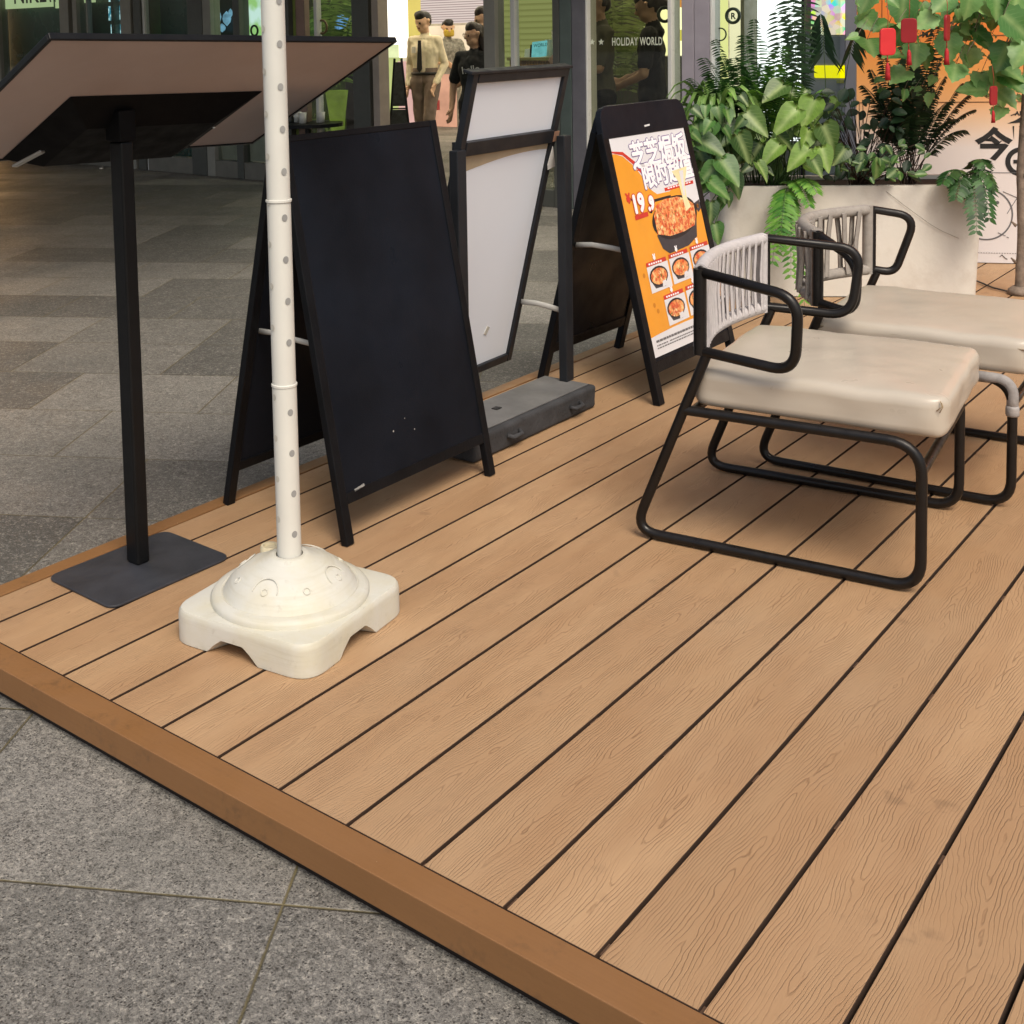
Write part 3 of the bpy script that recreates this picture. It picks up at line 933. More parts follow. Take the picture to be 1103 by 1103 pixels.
def lounge_chair(label, loc, rz, W, rope, cords, cw, seat_mat, twist=0.0, seam=False, arm=0.35, bul=0.045, nz=0.612, fl=0.015):
    c = thing('lounge_chair', label, 'armchair', loc, rz, 'low lounge chairs with rope backs on the deck')
    TR_ = 0.0118
    for y in (0.0, W):
        m = MB()
        path = fillet([(-0.035, y, TR_+0.001), (0.598, y, TR_+0.001), (0.598, y, 0.318), (0.085, y, 0.318)], [0.062, 0.06, 0.07, 0], False, 8)
        path = fillet([(0.141, y, 0.456), (0.085, y, 0.318), (-0.037, y, TR_+0.001), (0.598, y, TR_+0.001), (0.598, y, 0.320), (0.088, y, 0.320)], [0, 0.02, 0.062, 0.06, 0.07, 0], False, 8)
        m.tube(path, TR_, 12)
        m.obj('side_frame', M_frame, c, smooth=True, auto=60)
    for q in ((0.598, 0.262), (0.105, 0.318)):
        m = MB()
        m.tube([(q[0], 0, q[1]), (q[0], W, q[1])], 0.0105, 10)
        m.obj('cross_bar', M_frame, c, smooth=True, auto=60)
    # back rails and arms: one bent tube
    zt, zb = 0.642, 0.462

    def arc(z, k):      # k 0..1 from the near to the far post
        return Vector((0.125-bul*math.sin(PI*k)*0.95, W*k, z))
    lo_arc = [arc(zb, k/16) for k in range(17)]
    hi_arc = [arc(zt, k/16) for k in range(17)]
    near = [Vector((0.125, 0, zb)), Vector((arm-0.005, -0.028, 0.446)), Vector((arm+0.005, -0.040, nz)), Vector((0.125, 0, zt))]
    far = [Vector((0.125, W, zt)), Vector((arm+0.005, W+0.045, 0.622)), Vector((arm-fl, W+0.028, 0.452)), Vector((0.125, W, zb))]
    path = fillet(near, [0, 0.055, 0.055, 0], False, 8)[:-1]+hi_arc+fillet(far, [0, 0.055, 0.055, 0], False, 8)[1:-1]+list(reversed(lo_arc))
    m = MB()
    m.tube(path, TR_, 12, True)
    m.obj('arm_frame', M_frame, c, smooth=True, auto=60)
    for y in (0.0, W):
        m = MB()
        m.tube([(0.125, y, zb-0.008), (0.125, y, zt+0.008)], 0.0150 if y == 0 else 0.0125, 12)
        m.obj('back_post', M_frame, c, smooth=True, auto=60)
    # rope back
    m = MB()
    rr = TR_+0.0042
    for z in (zt, zb):
        m.tube([arc(z, 0.03+0.94*k/20) for k in range(21)], rr, 12)
    for q in range(cords):
        k = 0.045+0.91*(q+0.5)/cords
        sh = twist*(1 if q % 2 else -1)
        a, b = arc(zt, k), arc(zb, min(0.97, max(0.03, k+sh)))
        tn = (arc(zt, k+0.01)-arc(zt, k-0.01)).normalized()
        nn = Vector((-tn.y, tn.x, 0))
        for side in (1, -1):
            pa_, pb2 = a+nn*(rr-0.001)*side, b+nn*(rr-0.001)*side
            mid_ = (pa_+pb2)/2-nn*side*0.005
            m.tube([pa_, pa_*0.75+mid_*0.25, mid_, pb2*0.75+mid_*0.25, pb2], cw*0.62, 8, flat=2.0 if not twist else 2.5)
    # thick wrapping at the far edge
    for k in ((0.965,) if not twist else (0.02, 0.975)):
        a, b = arc(zt, k), arc(zb, k)
        m.tube([a+Vector((0, 0, 0.012)), b-Vector((0, 0, 0.012))], 0.0155, 10, flat=0.8)
    m.obj('rope_back', rope, c, smooth=True, auto=60)
    # cushion
    hx, hy, hz = 0.272, W/2-0.006, 0.043

    def crown(q):
        x, y = q.x/hx, q.y/hy
        e = max(0, 1-x**4)*max(0, 1-y**4)
        wr = 0.0035*noise.noise(Vector((q.x*9, q.y*9, 1.3)))+0.0016*noise.noise(Vector((q.x*26, q.y*26, 4.0)))
        k = q.copy()
        if q.z > 0:
            k.z += 0.011*e+wr*0.9
        k.x += 0.004*noise.noise(Vector((q.y*11, q.z*20, 0.0)))*(abs(x) > 0.85)
        k.y += 0.004*noise.noise(Vector((q.x*11, q.z*20, 5.0)))*(abs(y) > 0.85)
        pull = max(0, abs(x)-0.86)*max(0, abs(y)-0.86)/0.0196
        k.x -= math.copysign(0.010*pull, x)
        k.y -= math.copysign(0.010*pull, y)
        return k
    m = MB()
    m.rbox((hx, hy, hz), 0.021, c=(0.372, W/2, 0.3735), n=26, fn=crown)
    cu_ = m.obj('cushion', seat_mat, c, smooth=True)
    if seam:
        m = MB()
        e = [(-hx+0.012, -hy+0.004), (hx-0.004, -hy+0.004), (hx-0.004, hy-0.004), (-hx+0.012, hy-0.004)]
        pth = []
        for a, b in zip(e, e[1:]+e[:1]):
            pth += [Vector((0.372+a[0]+(b[0]-a[0])*k/10, W/2+a[1]+(b[1]-a[1])*k/10, 0.3735+0.024)) for k in range(10)]
        m.tube(fillet(pth, 0.0, True), 0.0032, 6, True)
        m.obj('seam', mat('seam_piping', (0.33, 0.28, 0.21), 0.5), cu_, smooth=True)
    else:
        m = MB()
        x0, y0 = 0.372+hx-0.015, 0.014
        for k in range(2):
            m.tube([(x0+0.003*k, y0+0.003-0.002*k, 0.412-0.002*k), (x0+0.004+0.002*k, y0-0.001, 0.402), (x0+0.006*(k-1), y0-0.003, 0.392-0.003*k)], 0.0011, 5)
        m.obj('corner_tuck', mat('tuck_shadow', (0.30, 0.22, 0.13), 0.6), cu_, smooth=True)
    return c


c1 = lounge_chair('nearest low lounge chair with thin straight light grey cords in its back', (0.719, 1.207, 0), R(7.4), 0.508, M_rope, 15, 0.0058, M_leather)
c2 = lounge_chair('further lounge chair by the planter with wide criss-crossed taupe cords and taped front leg', (0.745, 1.838, 0), R(4.3), 0.52, M_rope2, 9, 0.0098, M_leather2, twist=0.030, seam=True, arm=0.235, bul=0.115, nz=0.585, fl=0.05)
m = MB()
path = fillet([(0.50, 0, 0.320), (0.598, 0, 0.320), (0.598, 0, 0.235)], [0, 0.07, 0], False, 8)
m.tube(path, 0.0138, 12)
m.lathe([(0.0140, 0.232), (0.0160, 0.236), (0.0158, 0.252), (0.0140, 0.258)], c=(0.598, 0, 0), n=14)
m.obj('foam_tape_wrap', mat('grey_foam_tape', (0.30, 0.28, 0.27), 0.8, var=0.2, vscale=40, bump=0.002, bscale=120), c2, smooth=True)

# ------------------------------------------------------------------ planter and greenery
A33 = R(33)
e33 = Vector((math.cos(A33), math.sin(A33), 0))
n33 = Vector((-math.sin(A33), math.cos(A33), 0))
PCEN = Vector((0.645, 4.32, 0))-e33*0.565
t = NT('cast_concrete')
co = t.coord()
base = t.mix(t.noise(co, 3.0, 5.0, 0.6), (0.56, 0.53, 0.47, 1), (0.70, 0.67, 0.61, 1))
base = t.mix(t.ramp(t.noise(co, 6.5, 6.0, 0.7), 0.5, 0.72, 0, 0.35), base, (0.40, 0.335, 0.27, 1))
bm = t.n('ShaderNodeBump', {'Strength': 0.5, 'Distance': 0.002, 'Height': t.noise(co, 45.0, 5.0)})
M_conc = t.done(t.n('ShaderNodeBsdfPrincipled', {'Base Color': base, 'Roughness': 0.6, 'Normal': bm.outputs[0]}))
pl = thing('planter', 'long off-white concrete planter with rounded corners behind the chairs', 'planter', PCEN, A33)
m = MB()
PL, PD, PH = 0.565, 0.42, 0.492
outer = fillet([(-PL, 0, 0), (PL, 0, 0), (PL, PD, 0), (-PL, PD, 0)], 0.075, True, 8)
inner = fillet([(-PL+0.035, 0.035, 0), (PL-0.035, 0.035, 0), (PL-0.035, PD-0.035, 0), (-PL+0.035, PD-0.035, 0)], 0.05, True, 8)
rings = [[(q.x*0.965, q.y*0.965+0.007, 0.004) for q in outer], [(q.x, q.y, PH-0.008) for q in outer], [(q.x*0.995, q.y*0.99+0.002, PH) for q in outer], [(q.x, q.y, PH) for q in inner], [(q.x, q.y, PH-0.06) for q in inner]]
n_ = len(outer)
vs = [q for rg in rings for q in rg]
fs = [(l*n_+k, l*n_+(k+1) % n_, (l+1)*n_+(k+1) % n_, (l+1)*n_+k) for l in range(4) for k in range(n_)]
m.add(vs, fs)
m.obj('trough', M_conc, pl, smooth=True, auto=40)
m = MB()
m.prism([(q.x, q.y, PH-0.07) for q in inner], (0, 0, 0.052))
m.obj('soil', mat('potting_soil', (0.02, 0.014, 0.009), 0.95, var=0.4, vscale=40, bump=0.01, bscale=60), pl)

M_syn = leaf_mat('arrowhead_leaf', '#1f4016', '#86ac48', vein=0.5, trans=0.22)
M_syn2 = leaf_mat('dark_arrowhead_leaf', '#1f3f19', '#4b7a33', vein=0.35, trans=0.2)
M_fern = leaf_mat('fern_leaf', '#1c3a1a', '#3f6f2e', trans=0.18, rough=0.5)
M_fernd = leaf_mat('dark_fern_leaf', '#142a18', '#2c4c2a', trans=0.15, rough=0.5)
M_fernl = leaf_mat('bright_fern_leaf', '#3c7427', '#7fae45', trans=0.22, rough=0.5)
M_grass = leaf_mat('arching_leaf', '#2a4e1e', '#84aa58', vein=0.25, trans=0.2)
M_tree = leaf_mat('tree_leaf', '#3a6e2c', '#9cc67c', vein=0.35, trans=0.3, rough=0.38)
M_stem = mat('green_stem', '#3c5a2a', 0.6)
M_dstem = mat('brown_stem', '#33241a', 0.7)
M_bark = mat('grey_brown_bark', '#7a6c60', 0.85, var=0.35, vscale=25, bump=0.006, bscale=60)

HEART = [(0, 0.0), (0.10, -0.10), (0.30, -0.14), (0.46, 0.02), (0.47, 0.20), (0.37, 0.45), (0.22, 0.70), (0.09, 0.90), (0, 1.0)]
OVAL = [(0, 0.0), (0.16, 0.08), (0.34, 0.26), (0.40, 0.45), (0.34, 0.66), (0.18, 0.88), (0, 1.0)]
MAPLE = [(0, 0.0), (0.16, -0.08), (0.36, -0.05), (0.41, 0.07), (0.52, 0.13), (0.48, 0.26), (0.54, 0.36), (0.41, 0.48), (0.39, 0.60), (0.25, 0.69), (0.20, 0.81), (0.09, 0.88), (0, 1.0)]
SLIM = [(0, 0.0), (0.20, 0.12), (0.30, 0.35), (0.26, 0.62), (0.13, 0.86), (0, 1.0)]


def leaf_blade(mb, pos, tip, nor, L, Wd, shape=HEART, fold=0.18, droop=0.2, mi=0, wave=0.03):
    tip = Vector(tip).normalized()
    nor = Vector(nor)
    nor = (nor-tip*nor.dot(tip)).normalized()
    sd = tip.cross(nor)
    vs, uv = [], []

    def pt(a, b):
        bend = -droop*b*b*L
        return Vector(pos)+tip*(b*L)+sd*(a*Wd)+nor*(abs(a)*fold*Wd*2+bend+wave*L*math.sin(b*9+a*7)*abs(a)*2)
    k = len(shape)
    for a, b in shape:
        vs.append(pt(0, max(b, 0)))
        uv.append((0.5, max(b, 0)))
    for sg in (1, -1):
        for a, b in shape[1:-1]:
            vs.append(pt(sg*a*0.5, b))
            uv.append((0.5+sg*a*0.5, b))
        for a, b in shape[1:-1]:
            vs.append(pt(sg*a, b))
            uv.append((0.5+sg*a, b))
    fs = []
    q = k-2
    for s_, o in ((1, k), (-1, k+2*q)):
        for i in range(k-1):
            c0, c1 = i, i+1
            i0 = c0 if i == 0 else o+i-1
            i1 = c1 if i == k-2 else o+i
            o0 = c0 if i == 0 else o+q+i-1
            o1 = c1 if i == k-2 else o+q+i
            for f in ((c0, i0, i1, c1), (i0, o0, o1, i1)):
                g_ = []
                for z in f:
                    if z not in g_:
                        g_.append(z)
                if len(g_) > 2:
                    fs.append(tuple(g_ if s_ > 0 else reversed(g_)))
    mb.add(vs, fs, mi, uv)


def curve(a, b, c, n=8):
    a, b, c = Vector(a), Vector(b), Vector(c)
    return [a*(1-t)**2+b*2*t*(1-t)+c*t*t for t in [k/n for k in range(n+1)]]


def frond(lb, sb, base, end, rise, n, plen, pw, sag=0.25, mi=0, start=0.15, jit=0.12):
    base, end = Vector(base), Vector(end)
    ctl = (base+end)/2+Vector((0, 0, rise))
    pts = curve(base, ctl, end, 24)
    sb.tube(pts, [0.0028*(1-0.75*k/24) for k in range(25)], 5)
    spin = random.uniform(-0.5, 0.5)
    for k in range(n):
        t_ = start+(1-start)*(k+0.5)/n
        f_ = t_*24
        i = min(23, int(f_))
        pnt = pts[i].lerp(pts[i+1], f_-i)
        d = (pts[i+1]-pts[i]).normalized()
        sd = d.cross(Vector((0.15*spin, 0.1, 1)))
        if sd.length < 0.2:
            sd = d.cross(-fw)
        sd.normalize()
        up = sd.cross(d)
        env = math.sin(PI*min(1, 0.12+0.88*(1-t_)**0.8))**0.7 if t_ > 0.35 else 0.55+0.45*t_/0.35
        for sg in (1, -1):
            L = plen*env*random.uniform(1-jit, 1+jit)
            dirv = (sd*sg+d*random.uniform(0.25, 0.5)+Vector((0, 0, -sag))+up*spin*0.2*sg).normalized()
            nr = up+Vector((random.uniform(-.3, .3), random.uniform(-.3, .3), 0))
            nr = (nr-dirv*nr.dot(dirv)).normalized()
            s2 = dirv.cross(nr)
            w_ = pw*random.uniform(0.85, 1.15)
            dz_ = Vector((0, 0, -L*0.18))
            vs = [pnt, pnt+dirv*L*0.3+s2*w_, pnt+dirv*L*0.3-s2*w_, pnt+dirv*L*0.7+s2*w_*0.7+dz_*0.4, pnt+dirv*L*0.7-s2*w_*0.7+dz_*0.4, pnt+dirv*L+dz_]
            lb.add(vs, [(0, 2, 1), (1, 2, 4, 3), (3, 4, 5)], mi, [(0.5, 0), (0.8, .3), (.2, .3), (.8, .7), (.2, .7), (.5, 1)])


def soil(x, y=0.2):
    return PCEN+e33*x+n33*y+Vector((0, 0, PH-0.04))


TOCAM = (-fw).normalized()


def leafy(name, label, cat, base, leaves, mt, shape, stem_m=M_stem, group=None, tipdown=0.75, sr=0.0022, fold=0.16, spread=0.5):
    th = thing(name, label, cat, base, 0, group)
    b0 = Vector(base)
    lb, sb = MB(), MB()
    for (x, y, d, L) in leaves:
        p = P(x, y, d)-b0
        ph = random.uniform(-1.25, 1.25)*spread*1.6
        tip = (Vector((0, 0, -math.cos(ph)))+cr*math.sin(ph)+TOCAM*random.uniform(0.05, 0.55)).normalized()
        nr = TOCAM*random.uniform(0.5, 1.0)+Vector((0, 0, random.uniform(0.35, 0.9)))+cr*random.uniform(-0.4, 0.4)
        p0 = p-tip*L*0.45
        leaf_blade(lb, p0, tip, nr, L, L*random.uniform(0.78, 0.92) if shape is not SLIM else L*0.55, shape, fold, random.uniform(0.05, 0.3))
        st_ = Vector((random.uniform(-.03, .03), random.uniform(-.03, .03), 0))
        sb.tube(curve(st_, (st_+p0)/2+Vector((0, 0, 0.07)), p0, 8), sr, 5)
    lb.obj('leaves', mt, th, smooth=True)
    sb.obj('stems', stem_m, th, smooth=True)
    return th


def scatter(n, x0, x1, y0, y1, d0, d1, s0, s1):
    return [(random.uniform(x0, x1), random.uniform(y0, y1), random.uniform(d0, d1), random.uniform(s0, s1)) for _ in range(n)]


random.seed(21)
leafy('arrowhead_plant', 'arrowhead plant with big pale green veined leaves at the middle of the planter', 'plant', soil(-0.30, 0.16),
      [(815, 133, 5.34, .140), (846, 130, 5.30, .150), (868, 152, 5.26, .110), (893, 150, 5.26, .135), (871, 122, 5.36, .135), (801, 160, 5.25, .130), (830, 166, 5.24, .120), (860, 170, 5.24, .130), (833, 100, 5.42, .13), (889, 172, 5.22, .11), (845, 152, 5.33, .12), (806, 142, 5.40, .12), (880, 180, 5.2, .095), (905, 168, 5.24, .09), (822, 184, 5.2, .09)]
      + scatter(14, 795, 905, 108, 180, 5.38, 5.6, .08, .12)+scatter(46, 790, 912, 100, 186, 5.34, 5.62, .045, .08), M_syn, HEART)
leafy('arrowhead_plant', 'arrowhead plant with dark green leaves spilling over the planter end beside the poster board', 'plant', soil(-0.52, 0.10),
      [(768, 160, 5.25, .140), (786, 186, 5.2, .135), (757, 146, 5.3, .12), (788, 150, 5.35, .12), (775, 205, 5.18, .115), (766, 230, 5.15, .10), (772, 252, 5.16, .09), (762, 188, 5.22, .11)]
      + scatter(10, 748, 798, 128, 205, 5.25, 5.5, .08, .12)+scatter(34, 742, 805, 118, 235, 5.22, 5.5, .045, .08), M_syn2, HEART)


def fern(label, base, ends, mt, n=26, plen=0.085, pw=0.007, rise=0.16, sag=0.25, stem_m=M_stem, name='fern', group=None, start=0.15):
    th = thing(name, label, 'fern', base, 0, group)
    lb, sb = MB(), MB()
    b0 = Vector(base)
    for (x, y, d, r_) in ends:
        e_ = P(x, y, d)-b0
        frond(lb, sb, (random.uniform(-.03, .03), random.uniform(-.03, .03), 0), e_, rise*r_, n, plen*random.uniform(0.85, 1.1), pw, sag, start=start)
    lb.obj('fronds', mt, th)
    sb.obj('stems', stem_m, th, smooth=True)
    return th


fern('tall feathery fern rising in front of the pale yellow window', soil(-0.36, 0.30),
     [(790, 62, 5.5, 1), (770, 42, 5.55, 1), (802, 38, 5.6, 1.3), (758, 62, 5.5, 1.2), (842, 48, 5.5, 1.5), (782, 88, 5.45, 1.4), (822, 70, 5.5, 1.4), (812, 20, 5.6, 1.0), (745, 84, 5.5, 1.2), (778, 60, 5.55, 1.1), (796, 70, 5.5, 1.3), (832, 92, 5.45, 1.4), (764, 78, 5.5, 1.3), (850, 80, 5.5, 1.4)], M_fern, 34, 0.075, 0.0040, 0.12, 0.35, start=0.25)
fern('upright dark fern reaching the top of the picture between the two windows', soil(-0.14, 0.33),
     [(846, -30, 5.6, .5), (838, 12, 5.65, .5), (852, -60, 5.7, .4), (856, 24, 5.6, .9), (870, -35, 5.6, .5)], M_fernd, 28, 0.075, 0.0062, 0.12, 0.45, start=0.25)
fern('dark fern with drooping broad leaflets above the yellow label', soil(-0.02, 0.33),
     [(926, 26, 5.5, 2.0), (884, 14, 5.6, 1.6)], M_fernd, 16, 0.11, 0.0075, 0.16, 1.5, start=0.62)
fern('low pale fern arching between the arrowhead plant and the lit window', soil(-0.22, 0.30),
     [(780, 98, 5.45, 1.4), (800, 82, 5.5, 1.3), (820, 78, 5.5, 1.3), (836, 70, 5.5, 1.3), (856, 88, 5.45, 1.5), (870, 100, 5.4, 1.5), (812, 96, 5.4, 1.5), (888, 96, 5.4, 1.6)], M_fernl, 34, 0.06, 0.0036, 0.14, 0.3, start=0.3)
th = thing('spider_plant', 'bushy plant of narrow arching striped leaves at the left end of the planter', 'plant', soil(-0.56, 0.20))
lb = MB()
for k in range(120):
    az_ = random.uniform(0, 2*PI)
    rch = random.uniform(0.08, 0.30)
    hgt_ = random.uniform(0.22, 0.52)
    e_ = Vector((math.cos(az_)*rch, math.sin(az_)*rch, hgt_*random.uniform(0.50, 0.98)))
    pts = curve((0, 0, 0.0), (e_.x*0.35, e_.y*0.35, hgt_*1.4), e_, 7)
    sd = Vector((-math.sin(az_), math.cos(az_), 0.2))
    vs, uv = [], []
    for i, q in enumerate(pts):
        w_ = 0.0125*math.sin(PI*min(1, 0.12+0.88*(1-i/7)**0.7))+0.0008
        vs += [q-sd*w_, q+Vector((0, 0, -w_*0.6)), q+sd*w_]
        uv += [(0.0, i/7), (0.5, i/7), (1.0, i/7)]
    fs = []
    for i in range(7):
        for j in range(2):
            fs.append((i*3+j, i*3+j+1, i*3+3+j+1, i*3+3+j))
    lb.add(vs, fs, 0, uv)
lb.obj('leaves', M_grass, th, smooth=True)
leafy('leafy_shrub', 'dark small leaved shrub in the planter below the yellow label', 'plant', soil(0.10, 0.22),
      scatter(95, 885, 985, 98, 192, 5.3, 5.6, .035, .07), M_fernd, OVAL, M_dstem, spread=0.9, sr=0.0016)
leafy('leafy_shrub', 'low dark shrub with a few broad leaves at the planter front rim', 'plant', soil(0.04, 0.10),
      scatter(40, 905, 1000, 150, 196, 5.22, 5.35, .03, .055)+[(945, 180, 5.24, .10), (928, 172, 5.26, .085), (962, 186, 5.24, .075)], M_syn2, OVAL, M_dstem, spread=0.9, sr=0.0016)
fern('dark spreading fern with many thin brown stems at the right of the planter', soil(0.30, 0.22),
     [(950, 55, 5.5, 1), (975, 40, 5.55, 1), (998, 48, 5.5, 1.2), (1012, 62, 5.5, 1), (1035, 90, 5.5, 1), (930, 92, 5.45, 1.3), (942, 118, 5.4, 1.6), (985, 75, 5.45, 1), (1050, 118, 5.45, 1.4), (1000, 95, 5.4, 1), (965, 88, 5.45, 1), (1020, 110, 5.4, 1.3), (958, 135, 5.4, 1.4), (1040, 140, 5.4, 1.3), (1008, 30, 5.6, 1), (968, 108, 5.35, 1.5), (990, 120, 5.35, 1.5), (1028, 128, 5.4, 1.4), (978, 62, 5.5, 1), (1018, 82, 5.45, 1.1), (938, 75, 5.5, 1.1), (948, 100, 5.4, 1.3), (1046, 100, 5.5, 1.2)], M_fernd, 34, 0.070, 0.0046, 0.10, 0.25, M_dstem, start=0.34)
fern('fern whose fronds hang over the right end of the planter', soil(0.49, 0.06),
     [(1052, 252, 5.12, 2.6), (1066, 238, 5.15, 2.8), (1030, 215, 5.18, 1.9), (1072, 205, 5.2, 2.0), (1015, 198, 5.2, 1.6), (1062, 180, 5.25, 1.6)], M_fern, 20, 0.062, 0.0095, 0.10, 0.15, start=0.3)
fern('bright fern hanging down the front of the planter behind the rope backs', soil(-0.27, 0.03),
     [(868, 345, 5.14, 3.2), (840, 270, 5.14, 2.6), (852, 300, 5.13, 2.8), (872, 222, 5.2, 1.8), (832, 285, 5.15, 2.7), (880, 208, 5.2, 1.5)], M_fernl, 24, 0.060, 0.0075, 0.09, 0.12, start=0.22)

# young tree with round pale leaves and red ornaments
TB = Vector((0.745, 4.47, 0.002))
tt = thing('young_tree', 'slim young tree with pale green rounded leaves standing right of the planter', 'tree', TB)
m = MB()
tp = [Vector((0, 0, 0)), Vector((0.006, 0.004, 0.25)), Vector((-0.004, 0.008, 0.55)), Vector((0.015, 0.0, 0.9)), Vector((0.02, 0.02, 1.3)), Vector((0.03, 0.02, 1.75))]
tp2 = []
for a, b in zip(tp, tp[1:]):
    tp2 += [a.lerp(b, k/6) for k in range(6)]
tp2.append(tp[-1])
m.tube(tp2, [0.018-0.007*k/len(tp2)+0.0025*random.random() for k in range(len(tp2))], 10)
for z in (0.10, 0.14, 0.17, 0.30, 0.52):
    a = random.uniform(0, 6.28)
    m.tube([(0.015*math.cos(a), 0.015*math.sin(a), z), (0.035*math.cos(a), 0.035*math.sin(a), z+0.02)], [0.009, 0.003], 6)
m.lathe([(0.05, 0), (0.045, 0.02), (0.028, 0.035)], n=12)
m.obj('trunk', M_bark, tt, smooth=True)
br = MB()
lb = MB()
tips = [((960, 40), 5.25), ((1010, 48), 5.15), ((1050, 30), 5.1), ((1078, 70), 5.2), ((925, 5), 5.3), ((985, -20), 5.4), ((1040, -40), 5.3), ((1095, 30), 5.1), ((1120, 80), 5.2), ((1062, 105), 5.2), ((1085, -10), 5.0), ((1000, 10), 5.0), ((945, 70), 5.25), ((1130, 10), 5.3)]
random.seed(5)
TBV = Vector(TB)
for (px_, d) in tips:
    e_ = P(px_[0], px_[1], d)-TBV
    z0 = min(1.6, max(1.15, e_.z+random.uniform(0.1, 0.35)))
    b_ = Vector((0.025, 0.02, z0))
    pts = curve(b_, (b_+e_)/2+Vector((0, 0, 0.18)), e_, 12)
    br.tube(pts, [0.008-0.006*k/12 for k in range(13)], 6)
    for k in range(4, 13):
        if random.random() < 0.8:
            q = pts[k]+Vector((random.uniform(-.06, .06), random.uniform(-.06, .06), random.uniform(-.05, .04)))
            L = random.uniform(0.075, 0.125)
            tip = Vector((0, 0, random.uniform(-0.9, 0.1)))+cr*random.uniform(-1.0, 1.0)+TOCAM*random.uniform(-0.2, 0.6)
            nr = TOCAM*random.uniform(0.3, 1)+Vector((0, 0, random.uniform(0.3, 1)))+cr*random.uniform(-.5, .5)
            br.tube([pts[k], (pts[k]+q)/2+Vector((0, 0, 0.01)), q], 0.0013, 4)
            leaf_blade(lb, q, tip, nr, L, L*0.92, MAPLE, 0.1, random.uniform(0, 0.25))
for (x, y, d, L) in [(1014, 5, 5.0, .115), (1044, 5, 4.95, .12), (1095, 28, 4.9, .15), (938, 50, 5.2, .14), (986, 60, 5.15, .115), (1022, 52, 5.1, .12), (1028, 78, 5.1, .115), (968, 82, 5.2, .11), (972, 12, 5.15, .13), (933, 2, 5.2, .11), (1062, 8, 5.05, .14), (1060, 45, 5.15, .12), (1080, 62, 5.1, .13), (1092, 90, 5.15, .12), (1058, 90, 5.2, .11), (1074, 5, 5.0, .13), (1100, 60, 5.0, .13), (1044, 62, 5.25, .11), (950, 28, 5.3, .10), (1085, 105, 5.2, .11), (1098, 5, 5.0, .13)]:
    tip = Vector((0, 0, random.uniform(-0.9, -0.1)))+cr*random.uniform(-0.9, 0.9)+TOCAM*random.uniform(0, 0.6)
    nr = TOCAM*random.uniform(0.5, 1)+Vector((0, 0, random.uniform(0.4, 1)))+cr*random.uniform(-.3, .3)
    p0 = P(x, y, d)-TBV-tip.normalized()*L*0.45
    leaf_blade(lb, p0, tip, nr, L, L*0.95, MAPLE, 0.1, random.uniform(0, 0.2))
    br.tube([p0, p0+Vector((0, 0, 0.05))+cr*0.02, p0+Vector((0, 0, 0.11))+cr*0.07-TOCAM*0.05], 0.0013, 4)
for k in range(70):
    q = P(random.uniform(915, 1125), random.uniform(-35, 112), random.uniform(5.0, 5.5))-TBV
    tip = Vector((0, 0, random.uniform(-0.9, 0.3)))+cr*random.uniform(-1, 1)+TOCAM*random.uniform(-0.3, 0.6)
    nr = TOCAM*random.uniform(0.2, 1)+Vector((0, 0, random.uniform(0.2, 1)))+cr*random.uniform(-.6, .6)
    L = random.uniform(0.035, 0.075)
    leaf_blade(lb, q, tip, nr, L, L*0.85, MAPLE, 0.15, random.uniform(0, 0.4))
    br.tube([q, q+Vector((0, 0, 0.03))+cr*0.012, q+Vector((0, 0, 0.07))+cr*0.05-TOCAM*0.03], 0.0012, 4)
br.obj('branches', M_bark, tt, smooth=True)
lb.obj('crown', M_tree, tt, smooth=True)

# red ornaments hung in the tree
M_red = mat('red_ornament_card', (0.62, 0.025, 0.03), 0.45, var=0.08)
M_dred = mat('deep_red_tassel', (0.42, 0.012, 0.018), 0.7, var=0.2, vscale=80)


M_deep = mat('deep_red_ornament_card', (0.30, 0.012, 0.016), 0.5, var=0.1)


def ornament(x, y, d, label, ang, tassel=True, size=1.0, deep=False):
    o = thing('hanging_ornament', label, 'ornament', P(x, y, d), ang, 'red ornaments hung in the young tree')
    m = MB()
    pts = fillet([(-0.034, 0, -0.055), (0.034, 0, -0.055), (0.034, 0, 0.055), (-0.034, 0, 0.055)], 0.02, True, 5)
    m.prism([q-Vector((0, 0.006, 0)) for q in pts], (0, 0.012, 0))
    o.scale = (size, size, size)
    c = m.obj('card', M_deep if deep else M_red, o, bevel=0.003)
    m = MB()
    m.tube([(0, 0, 0.055), (0.002, 0, 0.10), (0, 0.01, 0.17)], 0.0012, 5)
    m.obj('string', M_dred, o, smooth=True)
    m = MB()
    if tassel:
        m.tube([(0, 0, -0.055), (0, 0, -0.085)], 0.002, 5)
        m.tube([(0, 0, -0.085), (0.002, 0, -0.10), (0.002, 0, -0.13), (0.003, 0, -0.155)], [0.004, 0.009, 0.010, 0.012], 8)
    m.obj('tassel', M_dred, o, smooth=True)
    return o


